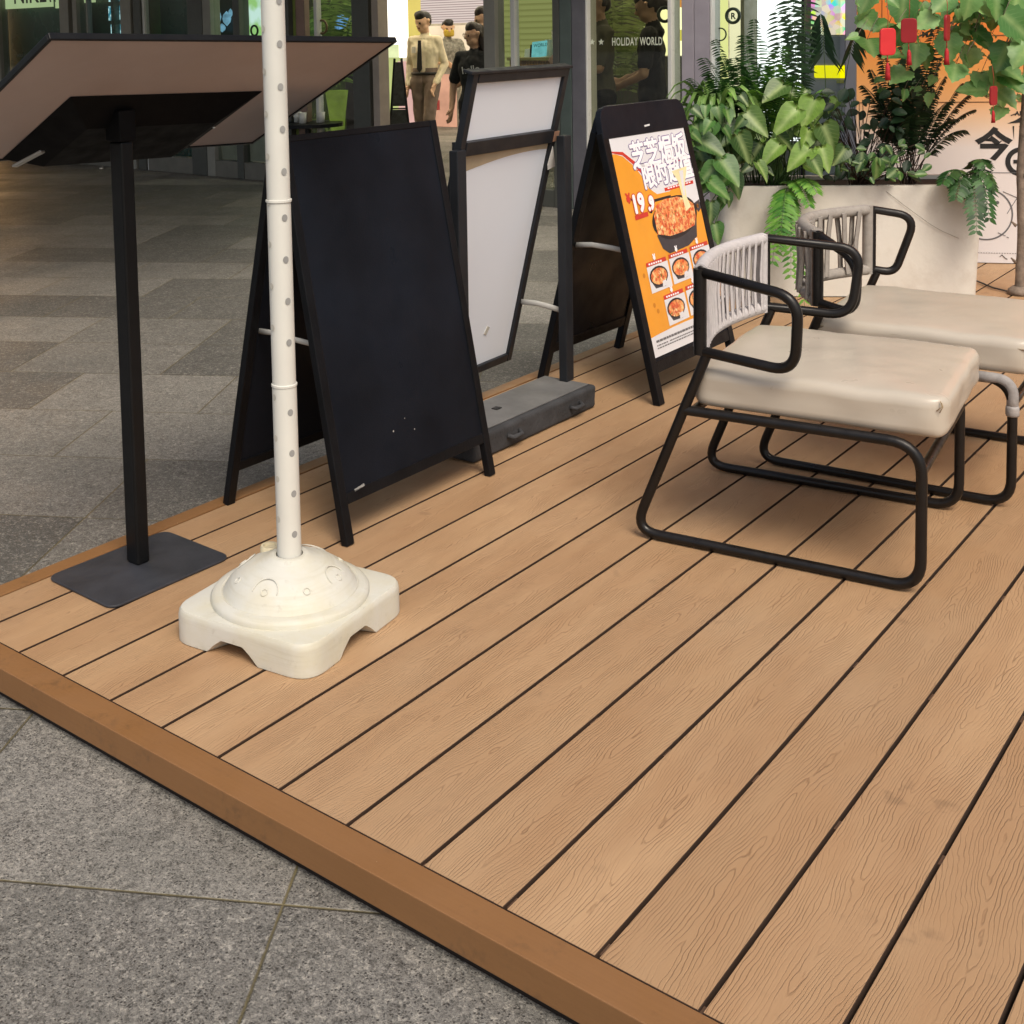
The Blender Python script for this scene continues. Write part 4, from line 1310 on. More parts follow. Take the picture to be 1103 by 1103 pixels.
AZ = math.atan2(cr.y, cr.x)
ornament(956, 45, 4.95, 'bright red rounded ornament with tassel, lowest and leftmost in the tree', AZ+0.15)
ornament(979, 33, 4.95, 'deep red ornament half hidden just right of the brightest one', AZ-0.5, size=0.9, deep=True)
ornament(1020, 30, 4.9, 'narrow red ornament turned edge on in the middle of the crown', AZ+0.95, size=0.95, deep=True)
ornament(1070, 103, 4.9, 'red ornament low on the right side of the crown above the black characters', AZ+0.6, size=0.7, deep=True)
m = MB()
cpts = [soil(0.1, 0.03)+Vector((0, 0, 0.05)), soil(0.13, -0.004)+Vector((0, 0, 0.03)), soil(0.24, -0.006)+Vector((0, 0, -0.06)), soil(0.36, -0.006)+Vector((0, 0, -0.15)), soil(0.45, -0.006)+Vector((0, 0, -0.19))]
cp = []
for i in range(len(cpts)-2):
    cp += curve((cpts[i]+cpts[i+1])/2 if i else cpts[0], cpts[i+1], (cpts[i+1]+cpts[i+2])/2, 6)[:-1]
cp.append(cpts[-1])
m.tube(cp, 0.0009, 5)
tag(m.obj('wire', mat('thin_dark_wire', (0.16, 0.13, 0.10), 0.6), smooth=True), 'thin dark wire trailing down the planter front', 'wire')
m = MB()
m.tube([TB+Vector((-0.04, 0.0, 0.006)), TB+Vector((-0.12, 0.05, 0.006)), TB+Vector((-0.20, 0.14, 0.007)), TB+Vector((-0.27, 0.22, 0.007))], 0.004, 6)
tag(m.obj('cable', mat('black_cable', (0.02, 0.02, 0.02), 0.5), smooth=True), 'black cable lying on the deck at the foot of the young tree', 'cable')

# ------------------------------------------------------------------ printed hoarding on the right
A25 = R(25)
hb = thing('printed_hoarding', 'tall printed wall panel, orange above and white below, with large black characters', 'wall panel', (0.473, 5.157, 0.0), A25)
t = NT('hoarding_print')
sx = t.n('ShaderNodeSeparateXYZ', {0: t.coord()})
rp = t.n('ShaderNodeValToRGB', {0: t.math('DIVIDE', sx.outputs[2], 1.6)})
el = rp.color_ramp.elements
el[0].position, el[0].color = 0.0, lin('#dcd9dc')
el[1].position, el[1].color = 1.0, lin('#df7426')
for pos, colr in ((0.36, '#e2d8d4'), (0.44, '#e3c2a4'), (0.51, '#e3a870'), (0.60, '#e19a52'), (0.72, '#df7f35')):
    e_ = el.new(pos)
    e_.color = lin(colr)
M_hoard = t.done(t.n('ShaderNodeBsdfPrincipled', {'Base Color': rp.outputs[0], 'Roughness': 0.45}))
m = MB()
m.box((-0.655, 0.0, 0.004), (2.6, 0.04, 2.9))
m.obj('panel', M_hoard, hb)
M_ink = mat('black_print', (0.012, 0.011, 0.012), 0.5)
M_bink = mat('brown_print_line', (0.11, 0.045, 0.018), 0.5)
MH = Matrix(((1, 0, 0, 0), (0, 0, -1, 0), (0, 1, 0, 0), (0, 0, 0, 1)))


def ht(m, s, x, z, size, bold=0.0, mi=0, rot=0.0):
    m.text(s, Matrix.Translation((x, -0.0015, z)) @ MH @ Matrix.Rotation(rot, 4, 'Z'), size, mi, bold=bold)


m = MB()
ht(m, '今', -0.098, 0.533, 0.165, 0.006)
m.obj('black_character', M_ink, hb)
m = MB()
ht(m, '食', 0.045, 0.605, 0.165, 0.005)
m.obj('black_character', M_ink, hb)
m = MB()
# rounded character below: an open ring with a bar, after the sun character
vs, fs = [], []
for k in range(33):
    a = R(-60)+R(345)*k/32
    for rr in (0.047, 0.070):
        vs.append((0.108+rr*1.0*math.cos(a), -0.0015, 0.508+rr*math.sin(a)*1.02))
fs = [(2*k, 2*k+1, 2*k+3, 2*k+2) for k in range(32)]
m.add(vs, fs)
m.box((0.075, -0.0025, 0.499), (0.142, -0.0015, 0.517))
for (a, b, c_, d_) in ((-0.05, 0.45, -0.015, 0.465), (-0.045, 0.438, -0.02, 0.446), (0.06, 0.735, 0.085, 0.745), (0.005, 0.60, 0.02, 0.61)):
    m.bar((a, -0.0015, b), (c_, -0.0015, d_), 0.004, 0.002, (0, 1, 0))
ht(m, 'ADD', 0.078, 0.735, 0.030, 0.001)
ht(m, 'MA', -0.352, 1.125, 0.040, 0.001)
m.obj('black_lettering', M_ink, hb)
m = MB()
for (x0, x1, z0, z1) in ((-0.65, -0.32, 1.175, 1.179), (-0.21, 0.9, 1.195, 1.199), (-0.65, 0.9, 0.800, 0.8035), (-0.61, -0.607, 1.18, 1.7), (-0.54, -0.537, 1.18, 1.7), (-0.21, -0.207, 0.94, 1.195), (-0.21, 0.12, 0.94, 0.943), (-0.10, 0.06, 1.125, 1.128), (0.30, 0.303, 0.8, 1.6)):
    m.box((x0, -0.002, z0), (x1, -0.001, z1))
m.obj('line_drawing', M_bink, hb)
m = MB()
m.box((-0.2, -0.002, 0.452), (1.2, -0.001, 0.4545))
vs = []
for k in range(40):
    a = R(-120)+R(250)*k/39
    for rr in (0.116, 0.123):
        vs.append((-0.045+rr*math.cos(a), -0.0015, 0.245+rr*math.sin(a)*1.05))
m.add(vs, [(2*k, 2*k+1, 2*k+3, 2*k+2) for k in range(39)])
m.lathe([(0.009, 0), (0.009, 0.001)], c=(0.005, -0.0015, 0.305), n=10, M=Matrix.Rotation(PI/2, 4, 'X'))
for (a, b, c_, d_) in ((0.03, 0.36, 0.095, 0.33), (0.095, 0.33, 0.05, 0.25), (0.01, 0.155, 0.045, 0.14), (0.05, 0.135, 0.06, 0.13)):
    m.bar((a, -0.0015, b), (c_, -0.0015, d_), 0.003, 0.001, (0, 1, 0))
for k in range(26):
    m.box((-0.14+k*0.012, -0.0018, 0.052), (-0.133+k*0.012, -0.001, 0.0545))
m.tube([(0.02, -0.002, 0.035), (0.03, -0.002, 0.045), (0.045, -0.002, 0.030), (0.055, -0.002, 0.024)], 0.002, 4)
m.obj('grey_drawing', mat('grey_print', (0.13, 0.13, 0.14), 0.5), hb)

# ------------------------------------------------------------------ shop front
FA = math.atan(-0.03)
FO = Vector((0, 6.05, 0))
sf = thing('shop_building', 'glass shop front with grey mullions across the far side of the plaza', 'building', FO, FA)
fM = Matrix.Translation(FO) @ Matrix.Rotation(FA, 4, 'Z')
fMi = fM.inverted()


def FL(x, y, off=0.0):
    """where the sight line of photo position x, y crosses the plane off metres behind the glass (facade coordinates)"""
    o = fMi @ CAM
    d = fMi.to_3x3() @ ray(x, y)
    k = (off-o.y)/d.y
    return o+d*k


def fxp(x, off=0.0, y=20):
    return FL(x, y, off).x


M_mul = mat('grey_anodised_mullion', '#8a8880', 0.4, metal=0.0, var=0.06)
M_muld = mat('dark_grey_mullion', '#4c4d48', 0.4, metal=0.0, var=0.08)
M_mulp = mat('lavender_grey_mullion', '#a09aa4', 0.4, metal=0.0, var=0.06)
M_mulb = mat('beige_door_edge', '#a2958a', 0.4)
M_dgreen = mat('dark_green_panel', (0.016, 0.062, 0.045), 0.3, var=0.25, vscale=1.5)
M_teal = mat('dark_teal_panel', (0.018, 0.066, 0.055), 0.3, var=0.25, vscale=1.5)
M_gstrip = mat('green_strip', (0.075, 0.19, 0.075), 0.4)
M_chrome = mat('bright_metal_strip', (0.62, 0.62, 0.60), 0.35, metal=0.0, var=0.03)
M_glass = glass_mat('clear_glass', (0.86, 0.90, 0.88))
M_dglass = glass_mat('tinted_glass', (0.74, 0.75, 0.69))
TOPZ = 3.0


def mull(x0, x1, mt, y0=-0.05, y1=0.07, name='mullion', zb=GZ, zt=TOPZ):
    m = MB()
    m.box((fxp(x0), y0, zb), (fxp(x1), y1, zt))
    return m.obj(name, mt, sf, bevel=0.004)


for a in ((-8, 2.5, M_mul), (68.5, 78, M_mul), (82.5, 87, M_mul), (134, 145, M_mul), (148, 155.5, M_muld), (206, 222, M_muld), (222.6, 231, M_mul), (255, 262, M_muld), (301, 315, M_muld), (383, 401, M_muld), (404.5, 411.5, M_mulb), (525, 537, M_mul), (599, 606, M_muld), (606.5, 619, mat('deep_teal_grey', '#4b5653', 0.4)), (619.6, 634, mat('steel_grey', '#5f5e65', 0.4)), (634.4, 636.5, M_chrome), (723, 727, M_chrome), (738, 751, M_mulp), (751.6, 768, M_mulp), (768.4, 770.5, M_chrome)):
    mull(*a)
for a in ((78.2, 82.3, M_blackmetal), (145.2, 147.8, M_blackmetal), (315.2, 318, mat('olive_edge', '#7c8a45', 0.5)), (318.4, 328, mat('pink_brown_post', '#8d7266', 0.5))):
    mull(*a, y0=0.0, y1=0.06)
for a in ((95.5, 96.8, M_mul), (155.8, 158, M_chrome), (340.5, 343.5, M_chrome), (552, 556.5, M_chrome)):
    mull(*a, y0=-0.03, y1=0.03, name='slim_bar')


def rail(x0, x1, mt, z0, z1, name='bottom_rail', y0=-0.045, y1=0.065):
    m = MB()
    m.box((fxp(x0)+0.002, y0, z0), (fxp(x1)-0.002, y1, z1))
    return m.obj(name, mt, sf, bevel=0.004)


M_rail = mat('warm_grey_rail', '#6d6a62', 0.4)
for a, b in ((2.5, 68.5), (87, 134), (158, 206), (231, 255), (262, 301), (328, 383)):
    rail(a, b, M_rail, GZ, 0.085)
m = MB()
m.box((fxp(231), 0.03, 0.09), (fxp(301), 0.05, 0.36))
m.obj('beige_lower_panel', mat('beige_panel', '#a8a294', 0.5), sf)
rail(556.5, 599, M_muld, GZ, 0.06)
rail(636.5, 723, M_muld, GZ, 0.06)
# glass
for a, b, g_ in ((2.5, 68.5, M_glass), (87, 134, M_glass), (158, 206, M_glass), (231, 301, M_glass), (328, 383, M_glass), (537, 599, M_glass), (636.5, 723, M_dglass), (727, 738, M_glass), (770.5, 905, M_glass)):
    m = MB()
    m.box((fxp(a)+0.001, -0.006, GZ+0.01), (fxp(b)-0.001, 0.006, TOPZ))
    m.obj('glass_pane', g_, sf)
# backing panels close behind the left panes
for a, b, mt in ((-60, 134, M_dgreen), (156, 173, M_gstrip), (173, 206, M_teal)):
    m = MB()
    m.box((fxp(a, 0.15), 0.15, GZ), (fxp(b, 0.15), 0.18, TOPZ))
    m.obj('backing_panel', mt, sf)
mull(115, 118, M_teal, 0.05, 0.14)
m = MB()
zs = FL(40, 8, 0.05).z
m.box((fxp(3.5, 0.06), 0.045, zs), (fxp(57.5, 0.06), 0.07, zs+0.55))
m.box((fxp(61.5, 0.06), 0.045, zs-0.02), (fxp(68, 0.06), 0.07, zs+0.55))
sgn = m.obj('lit_sign', emit('pale_green_lit_sign', '#c3d6a0', 0.68, 0.05), sf)
m = MB()
x0 = fxp(15, 0.04)
m.text('NIKE\\\\', Matrix.Translation((x0, 0.042, zs+0.055)) @ MH, 0.30, 0, bold=0.004)
m.obj('sign_lettering', mat('dark_green_letter', (0.015, 0.04, 0.018), 0.5), sgn)
m = MB()
m.box((fxp(88, 0.06), 0.05, zs+0.02), (fxp(93.5, 0.06), 0.07, zs+0.55))
m.box((fxp(97.5, 0.06), 0.05, zs+0.02), (fxp(103, 0.06), 0.07, zs+0.55))
m.obj('lit_sign', emit('pale_green_lit_sign_small', '#c3d6a0', 0.6), sf)
m = MB()
t = NT('blue_screen_reflection')
vv = t.n('ShaderNodeTexVoronoi', {'Vector': t.coord(), 'Scale': 22.0})
cc = t.mix(t.ramp(t.noise(t.coord(), 18.0, 2.0), 0.42, 0.58), lin('#2a7f95'), lin('#c8f2fa'))
M_blue = t.done(t.n('ShaderNodeEmission', {'Color': cc, 'Strength': 0.85}))  # emission panels stand in for blue screens reflected in the glass
for (xa, ya, xb, yb) in ((118, 22, 134, 6), (120.5, 38, 134, 26)):
    a_, b_ = FL(xa, ya, 0.13), FL(xb, yb, 0.13)
    m.box((a_.x, 0.12, a_.z), (b_.x, 0.135, b_.z))
a_ = FL(118, 2, 0.13)
m.box((a_.x, 0.12, a_.z), (fxp(134, 0.13), 0.135, a_.z+0.5))
m.obj('reflection_glow', M_blue, sf)
# small lettering low on the green pane
m = MB()
a_ = FL(16, 59, 0.0)
m.text('* * HOLIDAY', Matrix.Translation((a_.x, -0.008, a_.z-0.02)) @ MH, 0.045, 0)
m.obj('glass_lettering', mat('faint_grey_letter', (0.08, 0.12, 0.11), 0.5), sf)
# beige/dark unit with blue figure and bright poster
m = MB()
m.box((fxp(231, 0.5), 0.5, GZ), (fxp(258, 0.5), 0.53, TOPZ))
m.obj('backing_panel', mat('dark_slate_panel', (0.02, 0.036, 0.036), 0.4), sf)
m = MB()
for (cx_, cy_, rx, ry) in ((237, 18, 4, 9), (246, 20, 6, 10), (241, 30, 5, 6), (250, 14, 3, 6)):
    c_ = FL(cx_, cy_, 0.47)
    k_ = 0.0072
    m.lathe([(0.001, -ry*k_), (rx*k_*0.8, -ry*k_*0.5), (rx*k_, 0), (rx*k_*0.8, ry*k_*0.5), (0.001, ry*k_)], c=(c_.x, 0.45, c_.z), n=10)
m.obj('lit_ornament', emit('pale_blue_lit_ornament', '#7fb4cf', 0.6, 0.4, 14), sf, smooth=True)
t = NT('lit_green_poster')
cc = t.mix(t.ramp(t.noise(t.coord(), 6.0, 2.0), 0.4, 0.6), lin('#9fd07f'), lin('#d6f3ea'))
M_lg = t.done(t.n('ShaderNodeEmission', {'Color': cc, 'Strength': 0.85}))
m = MB()
m.box((fxp(262.5, 0.2), 0.2, FL(270, 75, 0.2).z), (fxp(301, 0.2), 0.22, TOPZ))
m.obj('lit_poster', M_lg, sf)


def ring_mark(x, y, off, r, w, mt, parent=sf):
    c_ = FL(x, y, off)
    m = MB()
    m.tube([(c_.x+r*math.cos(2*PI*k/24), off, c_.z+r*math.sin(2*PI*k/24)) for k in range(24)], w, 6, True)
    return m.obj('ring_emblem', mt, parent, smooth=True)


M_ring = mat('dark_green_ring', (0.03, 0.045, 0.025), 0.5)
ring_mark(274, 33, 0.19, 0.045, 0.010, M_ring)
# interior seen left of the entrance: olive backdrop
t = NT('olive_backdrop')
cc = t.mix(t.ramp(t.noise(t.coord(), 3.0, 4.0, 0.6), 0.4, 0.62), lin('#23301f'), lin('#5f7238'))
cc = t.mix(t.ramp(t.noise(t.coord(), 8.0, 3.0, 0.6), 0.56, 0.64), cc, lin('#a9c06a'))
M_olive = t.done(t.n('ShaderNodeBsdfPrincipled', {'Base Color': cc, 'Roughness': 0.5}))
m = MB()
m.box((fxp(296, 1.6), 1.6, FZ), (fxp(396, 1.6), 1.65, TOPZ))
m.obj('backing_panel', M_olive, sf)
m = MB()
a_ = FL(360, 22, 1.5)
m.box((a_.x, 1.5, a_.z-0.10), (a_.x+0.17, 1.54, a_.z+0.06))
m.obj('reflection_glow', emit('blue_reflection_patch', '#6a9ed0', 0.8, 0.4, 10), sf)  # glowing patch stands in for a blue reflection in the pane
ring_mark(347, 29, 0.02, 0.055, 0.010, mat('brown_ring', '#8a6a45', 0.5))
# pillar between the entrance and the dark pane continues above; header and upper wall
m = MB()
m.box((-16, -0.08, TOPZ+0.002), (fxp(905), 0.4, 3.6))
m.obj('header', mat('dark_grey_header', '#3b3d3e', 0.4), sf)
m = MB()
m.box((-18, -5.6, 3.10), (-1.4, -0.085, 3.42))
m.obj('added_shade_slab', mat('shade_slab_soffit', '#8a857d', 0.6), sf)  # unseen roof slab added to keep the middle of the plaza darker
m = MB()
m.box((-16, 0.0, 3.602), (4.5, 0.4, 7.5))
m.obj('upper_wall', mat('grey_stone_cladding', '#7a7670', 0.6), sf)
m = MB()
m.box((fxp(-8)-7.0, 0.0, GZ), (fxp(-8)-0.01, 0.3, 0.25))
m.box((fxp(-8)-7.0, 0.0, 2.7), (fxp(-8)-0.01, 0.3, TOPZ))
m.obj('side_wall', M_teal, sf)
m = MB()
m.box((fxp(-8)-6.8, 0.10, 0.252), (fxp(-8)-0.03, 0.14, 2.698))
m.obj('added_glow_panel', emit('warm_added_glow', '#ffc27a', 2.8, 0.15, 0.8), sf)  # unseen glowing panel added to throw warm light on the paving

# interior hall
hl = thing('shop_interior', 'bright white and yellow shop interior beyond the glass entrance', 'interior', FO, FA)
XL, XR, YB = fxp(262)-5.0, fxp(772), 7.2
M_iw = mat('interior_wall', (0.72, 0.70, 0.62), 0.6)
M_if = mat('interior_tiles', (0.55, 0.52, 0.46), 0.3)
m = MB()
m.box((XL-4, 0.1, FZ-0.05), (XR+1.2, YB+2, FZ))
tag(m.obj('floor', M_if, loc=FO), kind='structure')
bpy.data.objects['floor'].rotation_euler = (0, 0, FA)
m = MB()
m.box((XL-4, 0.41, 2.98), (XR+1.2, YB+2, 3.02))
ce = tag(m.obj('ceiling', M_iw, loc=FO), kind='structure')
ce.rotation_euler = (0, 0, FA)
m = MB()
m.box((XL-3.0, YB, FZ), (XR+1.2, YB+0.1, 2.98))
m.obj('back_wall', M_iw, hl)
m = MB()
m.box((XL-3.2, 1.7, FZ), (XL-3.1, YB-0.01, 2.98))
m.obj('partition', M_iw, hl)
M_lampc = emit('ceiling_lamp_glow', '#fff0d2', 14.0)
for ix in range(10):
    for iy in range(4):
        m = MB()
        x_ = -12.0+ix*1.15
        m.box((x_, 1.0+iy*1.7, 2.955), (x_+0.7, 1.25+iy*1.7, 2.978))
        m.obj('ceiling_lamp', M_lampc, hl)


def bpanel(x0, x1, y0, y1, off, mt, name, th_=0.03, par=hl):
    a_, b_ = FL(x0, y1, off), FL(x1, y0, off)
    m = MB()
    m.box((a_.x, off, a_.z), (b_.x, off+th_, b_.z))
    return m.obj(name, mt, par)


M_white = emit('white_emissive_wall', '#fff8ea', 1.8, 0.04)  # interior walls glow by emission in place of lamp light on them
M_yel = emit('yellow_emissive_wall', '#e6d070', 0.78, 0.08)
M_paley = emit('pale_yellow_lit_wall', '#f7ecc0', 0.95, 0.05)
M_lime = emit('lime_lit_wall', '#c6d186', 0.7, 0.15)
bpanel(404, 441, -90, 62, 7.05, M_white, 'lit_panel')  # wall panel glows by emission in place of lamp light
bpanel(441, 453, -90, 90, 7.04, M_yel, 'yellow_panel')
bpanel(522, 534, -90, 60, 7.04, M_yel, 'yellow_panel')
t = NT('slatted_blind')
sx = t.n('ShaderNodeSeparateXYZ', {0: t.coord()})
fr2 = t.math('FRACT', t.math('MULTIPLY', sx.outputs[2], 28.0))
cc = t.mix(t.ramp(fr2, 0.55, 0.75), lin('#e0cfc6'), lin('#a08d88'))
M_blind = t.done(t.n('ShaderNodeEmission', {'Color': cc, 'Strength': 0.8}))  # brightness of the blind is put in as emission
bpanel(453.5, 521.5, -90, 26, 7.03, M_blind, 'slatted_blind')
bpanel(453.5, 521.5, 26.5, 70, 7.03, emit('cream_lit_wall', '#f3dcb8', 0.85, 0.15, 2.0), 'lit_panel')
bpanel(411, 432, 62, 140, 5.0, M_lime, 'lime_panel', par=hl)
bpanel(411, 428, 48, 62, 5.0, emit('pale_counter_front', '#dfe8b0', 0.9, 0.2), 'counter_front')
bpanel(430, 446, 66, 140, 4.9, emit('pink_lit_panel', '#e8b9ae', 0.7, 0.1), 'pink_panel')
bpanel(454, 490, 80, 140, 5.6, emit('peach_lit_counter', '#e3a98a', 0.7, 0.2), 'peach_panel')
bpanel(456, 472, 108, 118, 5.55, mat('red_box', '#c14a52', 0.5), 'red_box')
# olive roller wall and counter behind the right door leaf
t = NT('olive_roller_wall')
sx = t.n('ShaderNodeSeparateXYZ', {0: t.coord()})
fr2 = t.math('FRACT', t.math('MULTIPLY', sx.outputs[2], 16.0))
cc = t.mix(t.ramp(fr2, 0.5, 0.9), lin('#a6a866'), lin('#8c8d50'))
M_oliv2 = t.done(t.n('ShaderNodeEmission', {'Color': cc, 'Strength': 0.62}))  # this wall too carries its brightness as emission
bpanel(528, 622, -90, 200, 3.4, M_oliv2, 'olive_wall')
# dark room behind the tinted pane
M_dim = mat('dim_room_wall', (0.10, 0.10, 0.075), 0.7, var=0.3, vscale=2)
bpanel(600, 692, -120, 330, 2.6, M_dim, 'dim_wall')
bpanel(692, 772, -120, 60, 2.4, emit('yellow_white_window', '#f7f2b6', 1.6, 0.12, 1.2), 'lit_panel')
bpanel(692, 772, 60.5, 330, 2.4, M_dim, 'dim_wall')
bpanel(727, 738, 32, 44, 0.25, emit('lit_yellow_bit', '#f0de5a', 0.8), 'yellow_sticker')
bpanel(727.5, 738, -60, 8, 0.25, emit('lit_orange_bit', '#f0a04a', 0.8), 'orange_sticker')
ring_mark(716, 15.5, 0.10, 0.048, 0.012, M_ring)
m = MB()
m.box((fxp(772)+0.02, 0.55, GZ), (fxp(772)+0.08, 2.6, 2.97))
m.obj('partition', M_dim, hl)
# lit display window on the right
for a, b, mt in ((771, 782, emit('lime_yellow_lit', '#f0ec9c', 0.95)), (786, 812, M_paley), (812.5, 864, emit('white_lit_window', '#ffffff', 1.8, 0.03))):
    bpanel(a, b, -120, 150, 0.45, mt, 'lit_panel', par=sf)
mull(782, 786, mat('brown_frame', '#6e6a50', 0.5), 0.2, 0.4, 'display_frame')
mull(863.5, 866.5, M_blackmetal, -0.01, 0.1, 'display_frame')
mull(916.5, 918.5, M_blackmetal, -0.09, 0.0, 'display_frame')
t = NT('lit_mosaic_poster')
vv = t.n('ShaderNodeTexVoronoi', {'Vector': t.coord(), 'Scale': 26.0})
hs = t.n('ShaderNodeHueSaturation', {'Color': vv.outputs['Color'], 'Saturation': 1.0, 'Value': 1.3})
cc = t.mix(t.ramp(t.noise(t.coord(), 9.0, 2.0), 0.42, 0.6, 0.25, 1.0), lin('#ffe9b0'), hs.outputs[0])
M_mos = t.done(t.n('ShaderNodeEmission', {'Color': cc, 'Strength': 0.85}))
bpanel(866.5, 917, -120, 38, 0.10, M_mos, 'lit_poster', par=sf)
ring_mark(789.5, 17, 0.05, 0.045, 0.011, M_ring)
ring_mark(776, 37, 0.05, 0.04, 0.005, M_ring)
m = MB()
c_ = FL(789.5, 17, 0.05)
m.text('R', Matrix.Translation((c_.x-0.016, 0.05, c_.z-0.02)) @ MH, 0.055, 0, bold=0.002)
m.obj('emblem_letter', M_ring, sf)
M_lav = mat('lavender_grey_wall', (0.40, 0.405, 0.45), 0.5, var=0.05)
bpanel(866.5, 918, 38.5, 320, 0.02, M_lav, 'low_wall', 0.1, par=sf)
m = MB()
m.box((fxp(917.5), -0.10, GZ), (fxp(934), 0.35, TOPZ+0.6))
m.obj('column', M_lav, sf, bevel=0.006)
m = MB()
m.box((fxp(934)+0.005, 0.05, GZ), (5.0, 0.35, 3.6))
m.obj('side_wall', mat('plain_side_wall', '#8f8a86', 0.6), sf)
a_, b_ = FL(876, 84, 0.0), FL(910, 70.5, 0.0)
m = MB()
pts = fillet([(a_.x, 0.019, a_.z), (b_.x, 0.019, a_.z), (b_.x, 0.019, b_.z), (a_.x, 0.019, b_.z)], 0.012, True, 4)
m.prism(pts, (0, -0.006, 0))
m.obj('yellow_label', emit('vivid_yellow_emissive_label', '#fff200', 0.85), sf)  # emission put into the label to brighten it
for (x, y, w_) in ((904, 88, 0.045), (900, 108, 0.05)):
    c_ = FL(x, y, 0.0)
    m = MB()
    m.box((c_.x-w_/2, 0.012, c_.z-0.010), (c_.x+w_/2, 0.019, c_.z+0.010))
    m.obj('small_label', mat('dull_yellow_label', (0.5, 0.5, 0.12), 0.5), sf)
# lettering on the tinted pane
m = MB()
a_, b_ = FL(659, 49, -0.01), FL(713, 49, -0.01)
hh = abs(FL(690, 41, -0.01).z-FL(690, 49.5, -0.01).z)
m.text('HOLIDAY WORLD', Matrix.Translation((a_.x, -0.0095, a_.z)) @ MH, hh/0.70, 0, bold=0.0012, spacing=1.12)
wd = max(v[0] for v in m.v)-min(v[0] for v in m.v)
k_ = (b_.x-a_.x)/wd
m.v = [(a_.x+(v[0]-a_.x)*k_, v[1], v[2]) for v in m.v]
for x in (637.8, 647.5):
    c_ = FL(x, 45.3, -0.01)
    st5 = []
    for q in range(10):
        rr = 0.024 if q % 2 == 0 else 0.011
        st5.append((c_.x+rr*math.sin(PI*q/5), -0.0095, c_.z+rr*math.cos(PI*q/5)))
    m.add(st5, [tuple(reversed(range(10)))])
m.obj('glass_lettering', mat('frosted_letter', (0.62, 0.66, 0.55), 0.5), sf)

# counter with wooden slats, leaflets and cups
cn = thing('shop_counter', 'wooden slatted shop counter seen through the right door pane', 'counter', FO, FA)
a_, b_ = FL(549, 62, 2.4), FL(600, 62, 2.4)
m = MB()
m.box((a_.x, 2.42, FZ), (b_.x+0.3, 2.9, a_.z-0.03))
m.obj('body', mat('brown_counter', '#5e4a30', 0.5), cn)
m = MB()
x = a_.x
while x < b_.x+0.28:
    m.box((x, 2.40, FZ), (x+0.018, 2.419, a_.z-0.03))
    x += 0.032
m.obj('slats', mat('light_wood_slats', '#a98655', 0.5), cn)
m = MB()
m.box((a_.x-0.02, 2.38, a_.z-0.029), (b_.x+0.32, 2.92, a_.z))
m.obj('worktop', mat('pale_worktop', '#8f8a55', 0.4), cn)
bs = thing('leaflet_stand', 'cyan leaflet propped in a small stand on the slatted counter', 'leaflet', FO, FA)
c_ = FL(581, 61.5, 2.5)
m = MB()
Mb = Matrix.Translation((c_.x, 2.5, c_.z+0.004)) @ Matrix.Rotation(R(-14), 4, 'X') @ Matrix.Rotation(R(-5), 4, 'Y')
m.box((-0.095, 0, 0), (0.075, 0.012, 0.155), 0, Mb)
m.box((-0.115, 0.0, -0.0), (-0.0955, 0.06, 0.13), 1, Mb)
m.obj('leaflet', [emit('cyan_emissive_leaflet', '#7fd0d2', 0.62, 0.15, 18), M_blackmetal], bs)  # leaflet brightness put in as emission
m = MB()
m.text('WORLD', Mb @ Matrix.Translation((-0.075, -0.002, 0.10)) @ MH, 0.045, 0, bold=0.0006)
m.obj('leaflet_lettering', mat('teal_letter', '#2d7078', 0.5), bs)
m = MB()
m.box((-0.2, 0.03, 0), (-0.12, 0.045, 0.10), 0, Mb)
tag(m.obj('leaflet', mat('pale_blue_leaflet', '#b5c6c8', 0.5), loc=FO), 'pale blue card left of the cyan leaflet on the counter', 'leaflet')
bpy.data.objects['leaflet.001'].rotation_euler = (0, 0, FA)
for j, (x, nc) in enumerate(((590, 3), (597, 5))):
    c_ = FL(x, 61, 2.62)
    m = MB()
    for q in range(nc):
        m.lathe([(0.038, 0), (0.05, 0.072), (0.052, 0.075), (0.045, 0.07)], c=(c_.x, 2.66, c_.z+q*0.045), n=16)
    o = tag(m.obj('cup_stack', mat('white_paper_cup', '#cfcabb', 0.5), loc=FO, smooth=True, auto=40), ('short' if j == 0 else 'tall')+' stack of white cups at the right end of the counter', 'cups')
    o.rotation_euler = (0, 0, FA)

# black chalkboard A-frame inside the entrance
ia = thing('chalkboard_sign', 'small black two-tier chalkboard easel inside the entrance left of the man', 'chalkboard', P(430, 122, 12.6))
ia.location.z = FZ
ia.rotation_euler = (0, 0, AZ)
hz = P(430, 63, 12.6).z-FZ
for sgx in (-1, 1):
    m = MB()
    m.bar((sgx*0.135, -0.16, 0), (sgx*0.035, 0, hz), 0.016, 0.02)
    m.obj('leg', M_blackwood, ia)
    m = MB()
    m.bar((sgx*0.135, 0.18, 0), (sgx*0.035, 0.02, hz), 0.016, 0.02)
    m.obj('leg', M_blackwood, ia)
m = MB()


def fpt(x, z):
    return Vector((x, -0.16*(1-z/hz)-0.005, z))


for z0, z1 in ((hz*0.60, hz*0.97), (hz*0.35, hz*0.57)):
    w0, w1 = 0.135-0.1*z0/hz, 0.135-0.1*z1/hz
    m.prism([fpt(-w0, z0), fpt(w0, z0), fpt(w1, z1), fpt(-w1, z1)], (0, 0.012, 0))
m.obj('chalk_panel', mat('chalk_panel', (0.02, 0.022, 0.022), 0.7, var=0.6, vscale=20), ia)
for z0 in (hz*0.58, hz*0.32, hz*0.2):
    m = MB()
    w0 = 0.135-0.1*z0/hz
    m.bar(fpt(-w0, z0), fpt(w0, z0), 0.014, 0.014)
    m.obj('crossbar', M_blackwood, ia)

# palms behind the glass, standing in for plants reflected in it
random.seed(11)


